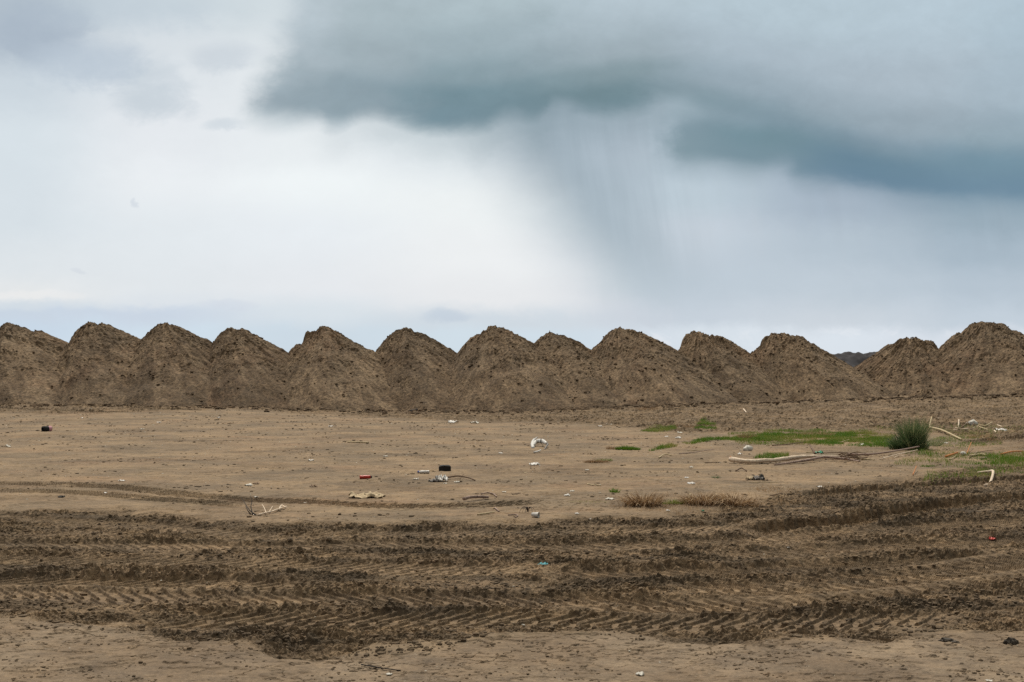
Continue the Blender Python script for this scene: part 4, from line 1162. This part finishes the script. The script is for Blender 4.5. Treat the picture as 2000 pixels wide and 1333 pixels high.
# twig bush and the pale root at the mud edge, left of centre
t = thing("dead_twig", 490, 1005, 0, "black dead twig with bare forks at the mud edge", "twig"); c = t.location.copy()
for k, pts in enumerate([[(500, 1006, 0), (488, 1004, .04), (478, 999, .10), (471, 996, .15)], [(494, 1006, 0), (490, 1003, .08), (492, 1001, .13), (489, 1000, .19)], [(490, 1005, .0), (484, 1006, .05), (480, 1004, .09)], [(497, 1007, 0), (505, 1008, .0)]]):
    V, F = tube_geo([gp(*p) - c for p in pts], [.007, .0055, .004, .0025][:len(pts)], 6, .2, k, 3)
    mesh_py("twig_fork", V, F, M_TWIG, t)
t = thing("driftwood_root", 530, 1004, 0, "small pale twisted root lying right of the black twig", "driftwood"); c = t.location.copy()
for k, (pts, ra) in enumerate([([(505, 1008, .01), (515, 1006, .02), (530, 1003, .025), (545, 999, .03), (560, 994, .02)], .011), ([(520, 1006, .02), (516, 1001, .05), (512, 999, .07)], .006),
                         ([(545, 1000, .02), (550, 995, .04), (557, 997, .03)], .009), ([(525, 1004, .02), (532, 998, .05)], .005)]):
    V, F = tube_geo([gp(*p) - c for p in pts], [ra * (1 - .12 * i) for i in range(len(pts))], 7, .28, 20 + k, 4)
    mesh_py("root_arm", V, F, M_DRIFT, t)
t = thing("drooping_sprig", 1030, 999, 0, "small dead sprig with drooping dark stems behind the white cup", "twig"); c = t.location.copy()
for k, (ex, eh) in enumerate([(-17, 0.0), (-11, 0.0), (-5, .0), (2, .0), (9, .0), (16, .0)]):
    V, F = tube_geo([gp(1031, 1000, .0) - c, gp(1031 + ex * .3, 1000, .055) - c, gp(1031 + ex * .75, 1001, .04) - c, gp(1031 + ex, 1003, eh) - c], [.006, .0045, .003, .002], 6, .2, 30 + k, 4)
    mesh_py("stem", V, F, M_BROWN if k % 2 else M_TWIG, t)

# red wrapped tube
t = thing("red_tube", 713, 936, .18, "crushed red tube lying on the open sand", "litter", .030)
V, F = lathe([(-.085, .026), (-.07, .030), (-.04, .024), (-.01, .031), (.03, .028), (.06, .031), (.085, .024)], 12)
V = [Vector((v.x, v.y * (1 + .1 * random.uniform(-1, 1)), v.z * (1 + .12 * random.uniform(-1, 1)))) for v in V]
mesh_py("sleeve", *cap_lathe(V, F, 12), M_RED, t)
V, F = cap_lathe(*lathe([(.083, .020), (.098, .019), (.110, .013)], 12), 12)
mesh_py("end_cap", V, F, M_BLACK, t)
# charred block
def box_lump(sx, sy, sz, seed, amt=.06):
    import bmesh
    bm = bmesh.new(); bmesh.ops.create_cube(bm, size=1.0); bmesh.ops.subdivide_edges(bm, edges=bm.edges[:], cuts=5, use_grid_fill=True)
    rr = random.Random(seed)
    for v in bm.verts:
        k = 1 - .10 * (abs(v.co.x * 2) ** 6 * abs(v.co.z * 2) ** 6)
        v.co = Vector((v.co.x * sx * k, v.co.y * sy * k, (v.co.z + .5) * sz * k)) + Vector([rr.uniform(-1, 1) * amt * sz for _ in range(3)])
    V = [v.co.copy() for v in bm.verts]; F = [tuple(x.index for x in f.verts) for f in bm.faces]; bm.free(); return V, F


o = mesh_py("charred_block", *box_lump(.20, .12, .10, 3), M_BLACK); o.location = gp(869, 920, -.008); o.rotation_euler.z = .1
tag(o, "blackened rough block standing on the sand above the white bag", "block")
# plastic bottle with blue cap
t = thing("plastic_bottle", 826, 925, 2.95, "flattened clear-white plastic bottle with a blue cap", "bottle", .028)
V, F = lathe([(-.11, .024), (-.10, .032), (-.05, .030), (-.02, .026), (.02, .032), (.05, .026), (.068, .013)], 12)
V = [Vector((v.x, v.y * (1 + .18 * random.uniform(-1, 1)), v.z * (.8 + .2 * random.uniform(-1, 1)))) for v in V]
mesh_py("body", *cap_lathe(V, F, 12), M_WHITE, t)
mesh_py("cap", *cap_lathe(*lathe([(.066, .017), (.090, .017)], 12), 12), M_BLUE, t)
# crumpled white bag
t = thing("white_bag", 862, 941, .3, "crumpled white plastic bag with mud on it, left of a brown root", "bag")
V, F = crumple(0, 0, .17, .13, .11, 3, 16, 1.2); solid(mesh_py("bulge", V, F, M_WHITE, t), .002)
V, F = crumple(0, 0, .18, .10, .05, 9, 14, 1.5); V = [v + Vector((-.11, -.01, 0)) for v in V]; solid(mesh_py("muddy_tail", V, F, M_GREY, t), .002)
# white curved plastic guard
t = thing("plastic_guard", 1050, 877, 0, "white curved plastic piece with a black band in the middle of the sand", "litter"); c = t.location.copy()
q = [(1041, 874, .03), (1046, 872, .09), (1052, 872, .12), (1060, 873, .12), (1068, 875, .09)]
V, F = tube_geo([gp(*p) - c for p in q], [.035, .045, .050, .048, .030], 12, .05, 1, 5); mesh_py("shell", V, F, M_WHITE, t)
q = [(1041, 876, .0), (1040, 873, .06), (1042, 871, .12), (1047, 870, .16), (1051, 870, .19)]
V, F = tube_geo([gp(*p) - c for p in q], [.035, .045, .028, .014, .006], 8, .08, 2, 5); mesh_py("fin", V, F, M_WHITE, t)
q = [(1056, 873, .122), (1057.5, 873, .122)]
V, F = tube_geo([gp(*p) - c for p in q], [.055, .055], 12, .02, 3, 2); mesh_py("band", V, F, M_BLACK, t)
q = [(1070, 875, .08), (1066, 877, .03), (1063, 879, .0)]
V, F = tube_geo([gp(*p) - c for p in q], [.022, .014, .008], 8, .1, 4, 4); mesh_py("leg", V, F, M_GREY, t)
rod("plastic_strip", [(1043, 886), (1050, 885, .01), (1056, 883, .02)], .018, M_WHITE, "short white plastic strip below the curved white piece", "litter", 61)
scrap("plastic_scrap", 1044, 909, .17, M_WHITE, "white torn scrap halfway between the curved white piece and the white cup", "litter", d=.12, h=.05, seed=5, rot=.4)
# sackcloth
t = thing("sackcloth", 716, 972, .05, "crumpled sandy sackcloth lying above the shallow wheel track", "cloth")
V, F = crumple(0, 0, .27, .24, .075, 12, 20, .42); V = [v + Vector((-.09, 0, 0)) for v in V]; solid(mesh_py("fold", V, F, M_BURLAP, t), .005)
V, F = crumple(0, 0, .24, .22, .080, 18, 20, .42); V = [v + Vector((.10, .02, 0)) for v in V]; solid(mesh_py("fold", V, F, M_BURLAP, t), .005)
# white cup on its side
t = thing("white_cup", 1046, 1011, -.45, "dented white paper cup on its side at the mud edge", "cup", .030)
V, F = lathe([(-.045, .022), (-.043, .024), (.0, .029), (.035, .034), (.038, .036), (.041, .034)], 16); V = [Vector((v.x, v.y, v.z * .9)) for v in V]
solid(mesh_py("wall", V, F, M_WHITE, t), .002)
V, F = cap_lathe(*lathe([(-.044, .022), (-.040, .022)], 16), 16); mesh_py("base", V, F, M_WHITE, t)
# dark bottle with pink label at far left
t = thing("dark_bottle", 92, 843, .95, "black bottle end with a pink band lying at the far left", "bottle", .075)
mesh_py("body", *cap_lathe(*lathe([(-.14, .055), (-.13, .080), (.02, .082), (.03, .075)], 14), 14), M_BLACK, t)
mesh_py("band", *cap_lathe(*lathe([(.02, .079), (.10, .079), (.12, .070)], 14), 14), M_PINK, t)
# pale stone / rag left of driftwood
V, F = lumpy(ico(3), (.10, .07, .065), 4, .3); o = mesh_py("pale_rag", V, F, M_PAPER); o.location = gp(1461, 881, .04); o.rotation_euler = (0, -.25, .1)
tag(o, "greyish white rag bundle above the driftwood trunk", "rag")
rod("rag_string", [(1444, 881), (1450, 880), (1455, 880, .02)], .006, M_PAPER, "short string trailing left of the rag bundle", "string", 62)
# dark wrapper
t = thing("dark_wrapper", 1476, 938, 0, "crumpled dark and cream wrapper in front of the driftwood", "litter")
V, F = crumple(0, 0, .12, .10, .07, 21, 12, 1.4); V = [v + Vector((-.09, 0, 0)) for v in V]; solid(mesh_py("flap", V, F, M_BURLAP, t), .003)
V, F = crumple(0, 0, .17, .12, .07, 23, 14, 1.6); V = [v + Vector((.02, 0, 0)) for v in V]; solid(mesh_py("crumple", V, F, M_GREY, t), .003)
V, F = crumple(0, 0, .10, .09, .09, 25, 12, 1.4); V = [v + Vector((.09, .01, 0)) for v in V]; solid(mesh_py("flap", V, F, M_BLACK, t), .003)
scrap("green_plastic", 1600, 888, .16, M_GREEN, "green plastic scrap caught behind the driftwood fork", "litter", d=.10, h=.08, seed=31)
scrap("teal_sole", 1060, 1095, .085, M_TEAL, "teal foam sole half buried in the churned mud", "sole", d=.05, h=.03, seed=33, th=.008)
scrap("red_shard", 1938, 1043, .05, M_RED, "red shard in the churned mud at the right edge", "litter", d=.05, h=.03, seed=35, rot=.3)
scrap("green_plastic", 1373, 998, .03, M_GREEN, "tiny green plastic bit below the dead tussocks", "litter", h=.03, seed=37)
scrap("white_sack_scrap", 1957, 844, .30, M_WHITE, "white sack scrap on the dark bank at the far right", "litter", d=.2, h=.09, seed=38)
V, F = lumpy(ico(3), (.13, .10, .10), 9, .3); o = mesh_py("pale_lump", V, F, M_PAPER); o.location = gp(1901, 834, .08)
tag(o, "pale cream lump among the canes at the far right", "rubbish")
scrap("plastic_scrap", 1892, 829, .22, M_PAPER, "cream plastic scrap left of the pale cream lump", "litter", h=.08, seed=39)
V, F = lumpy(ico(2), (.06, .05, .045), 19, .25); o = mesh_py("white_stone", V, F, M_PAPER); o.location = gp(1881, 890, .03)
tag(o, "rounded white stone between the orange cane and the split cane", "stone")

# mud lumps in the foreground
for (px, py, w, hh, sd_, lab) in [(1975, 1260, .034, .032, 3, "dark mud clod standing on the sand at the right edge"), (1851, 1252, .045, .014, 5, "flat mud clod on the sand, left of the dark one"),
                                  
                                  ]:
    geos = []; rr = random.Random(sd_)
    for k in range(7):
        f = 1 if k == 0 else rr.uniform(.3, .6)
        V, F = lumpy(ico(2), (w * f, w * .7 * f, hh * f), sd_ * 9 + k, .6)
        off = Vector((0, 0, 0)) if k == 0 else Vector((rr.uniform(-1, 1) * w * .9, rr.uniform(-1, .6) * w * .7, rr.uniform(-.3, .5) * hh))
        geos.append(([v + off for v in V], F))
    o = mesh_py("mud_clod", *join(geos), M_DARKMUD, smooth=False)
    o.location = gp(px, py, hh * .15)
    tag(o, lab, "mud clod", "large mud clods")

# single pale scraps one can pick out on the sand
SCR = [
    (885, 828, .42, M_WHITE, "largest white sheet scrap at the foot of the heaps, right of the dark branch", 1), (927, 828, .30, M_PAPER, "pale dusty scrap right of the largest white sheet scrap", 2),
    (160, 816, .12, M_WHITE, "white scrap on the far left wheel tracks", 3), (310, 826, .18, M_WHITE, "flat white scrap on the left sand near the far tracks", 4),
    (428, 812, .12, M_WHITE, "white scrap at the foot of the jagged heap", 5), (646, 835, .16, M_WHITE, "white scrap with a dark piece touching its right side", 6),
    (654, 833, .14, M_BLACK, "black scrap touching the right side of a white one", 7), (1172, 834, .16, M_WHITE, "white chip at the left end of the far wheel track line, right of centre", 8),
    (1194, 831, .11, M_PAPER, "pale pebble-like scrap near the far wheel track line", 9), (978, 886, .10, M_WHITE, "white curled chip left of the curved white piece", 10),
    (1328, 847, .16, M_PAPER, "cream scrap behind the green strip", 11), (1302, 854, .12, M_WHITE, "white scrap in front of the small green patch", 12),
    (1325, 857, .18, M_WHITE, "flat white scrap right of a white scrap near the small green patch", 13), (1350, 914, .09, M_PAPER, "pale chip on the sand below the arched tan stick", 14),
    (1341, 934, .08, M_WHITE, "small white chip above the dead tussocks", 15), (1350, 946, .13, M_WHITE, "long white sliver at the mud edge above the dead tussocks", 16),
    (1305, 999, .06, M_WHITE, "white chip in front of the left dead tussock", 17), (1127, 1005, .06, M_WHITE, "white chip right of the white cup", 18),
    (1155, 1011, .05, M_WHITE, "small white chip farther right of the white cup", 19), (1108, 969, .09, M_WHITE, "white curved chip above the yellowish moss tuft", 20),
    (1147, 920, .08, M_PAPER, "pale chip below the low brown tuft", 21), (1192, 976, .12, M_PAPER, "dirty pale scrap in the ruts by the tiny dark green tuft", 22),
    (1601, 951, .11, M_WHITE, "white scrap at the mud edge in front of the driftwood roots", 23), (1666, 953, .06, M_WHITE, "thin white chip in the mud right of another white scrap", 24),
    (1445, 889, .12, M_WHITE, "white arched scrap below the rag bundle", 25), (812, 937, .11, M_PAPER, "pale flat scrap below the bottle with the blue cap", 26),
    (500, 973, .06, M_PAPER, "pale chip on the shallow wheel track at the left", 27), (597, 982, .07, M_PAPER, "pale chip on the shallow wheel track left of the sackcloth", 28),
    (612, 952, .14, M_BROWN, "brown bark curl on the sand left of the red tube", 29), (486, 949, .14, M_PAPER, "pinkish dead leaf litter on the left sand", 30),
    (500, 946, .12, M_BROWN, "brown bark scrap beside the pinkish leaf litter", 31), (238, 941, .12, M_WHITE, "white thin scrap above the left wheel track", 32),
    (205, 963, .06, M_WHITE, "small white chip below the left wheel track", 33), (120, 972, .10, M_BLACK, "black bar-like scrap on the left sand below the wheel track", 34),
    (15, 874, .16, M_PAPER, "pale scrap at the left edge of the sand", 35), (278, 840, .12, M_PAPER, "cream chip on the left sand below the flat white scrap", 36),
    (753, 893, .10, M_PAPER, "pale chip on the sand between the yellow stick and the charred block", 37), (608, 901, .12, M_WHITE, "white chip on the sand below the straight yellow stick", 38),
    (667, 990, .09, M_GREY, "shiny grey foil bit pressed into the shallow wheel track", 39), (1250, 1320, .055, M_PAPER, "cream chip on the sand at the very front, right of centre", 40),
    (760, 1319, .04, M_PAPER, "cream chip on the sand at the very front, left of centre", 41), (1932, 1332, .04, M_PAPER, "cream chip at the bottom right", 42),
    (1022, 1219, .025, M_PAPER, "tiny pinkish chip in the front of the churned lane", 43), (1539, 1061, .03, M_WHITE, "white chip in the churned lane below the deep rut", 44),
    (1026, 925, .06, M_REED, "yellow chip below the torn white scrap", 45), (1796, 943, .05, M_WHITE, "round white chip on the bank of the right rut", 46),
    (870, 946, .07, M_PAPER, "small cream curl below the white bag", 47), (893, 943, .10, M_PAPER, "pale flat chip under the brown root", 48),
    (1847, 867, .12, M_WHITE, "white chip below the thick yellow cane", 49), (1685, 870, .16, M_PAPER, "cream scrap at the edge of the green strip by the big tussock", 50),
    (1118, 961, .07, M_PAPER, "dusty pale pair of chips above the ruts right of centre", 51), (985, 962, .07, M_PAPER, "cream chip above the ruts near the crooked twig", 52)]
for px, py, w, mt, lab, sd_ in SCR:
    rr = random.Random(sd_)
    w *= .8
    scrap("litter_scrap" if mt not in (M_BROWN,) else "bark_scrap", px, py, w, mt, lab, "scrap", d=w * rr.uniform(.5, .8), h=w * rr.uniform(.2, .45), seed=sd_ + 40, rot=rr.uniform(-.6, .6), group="small scraps lying on the sand", n=7)
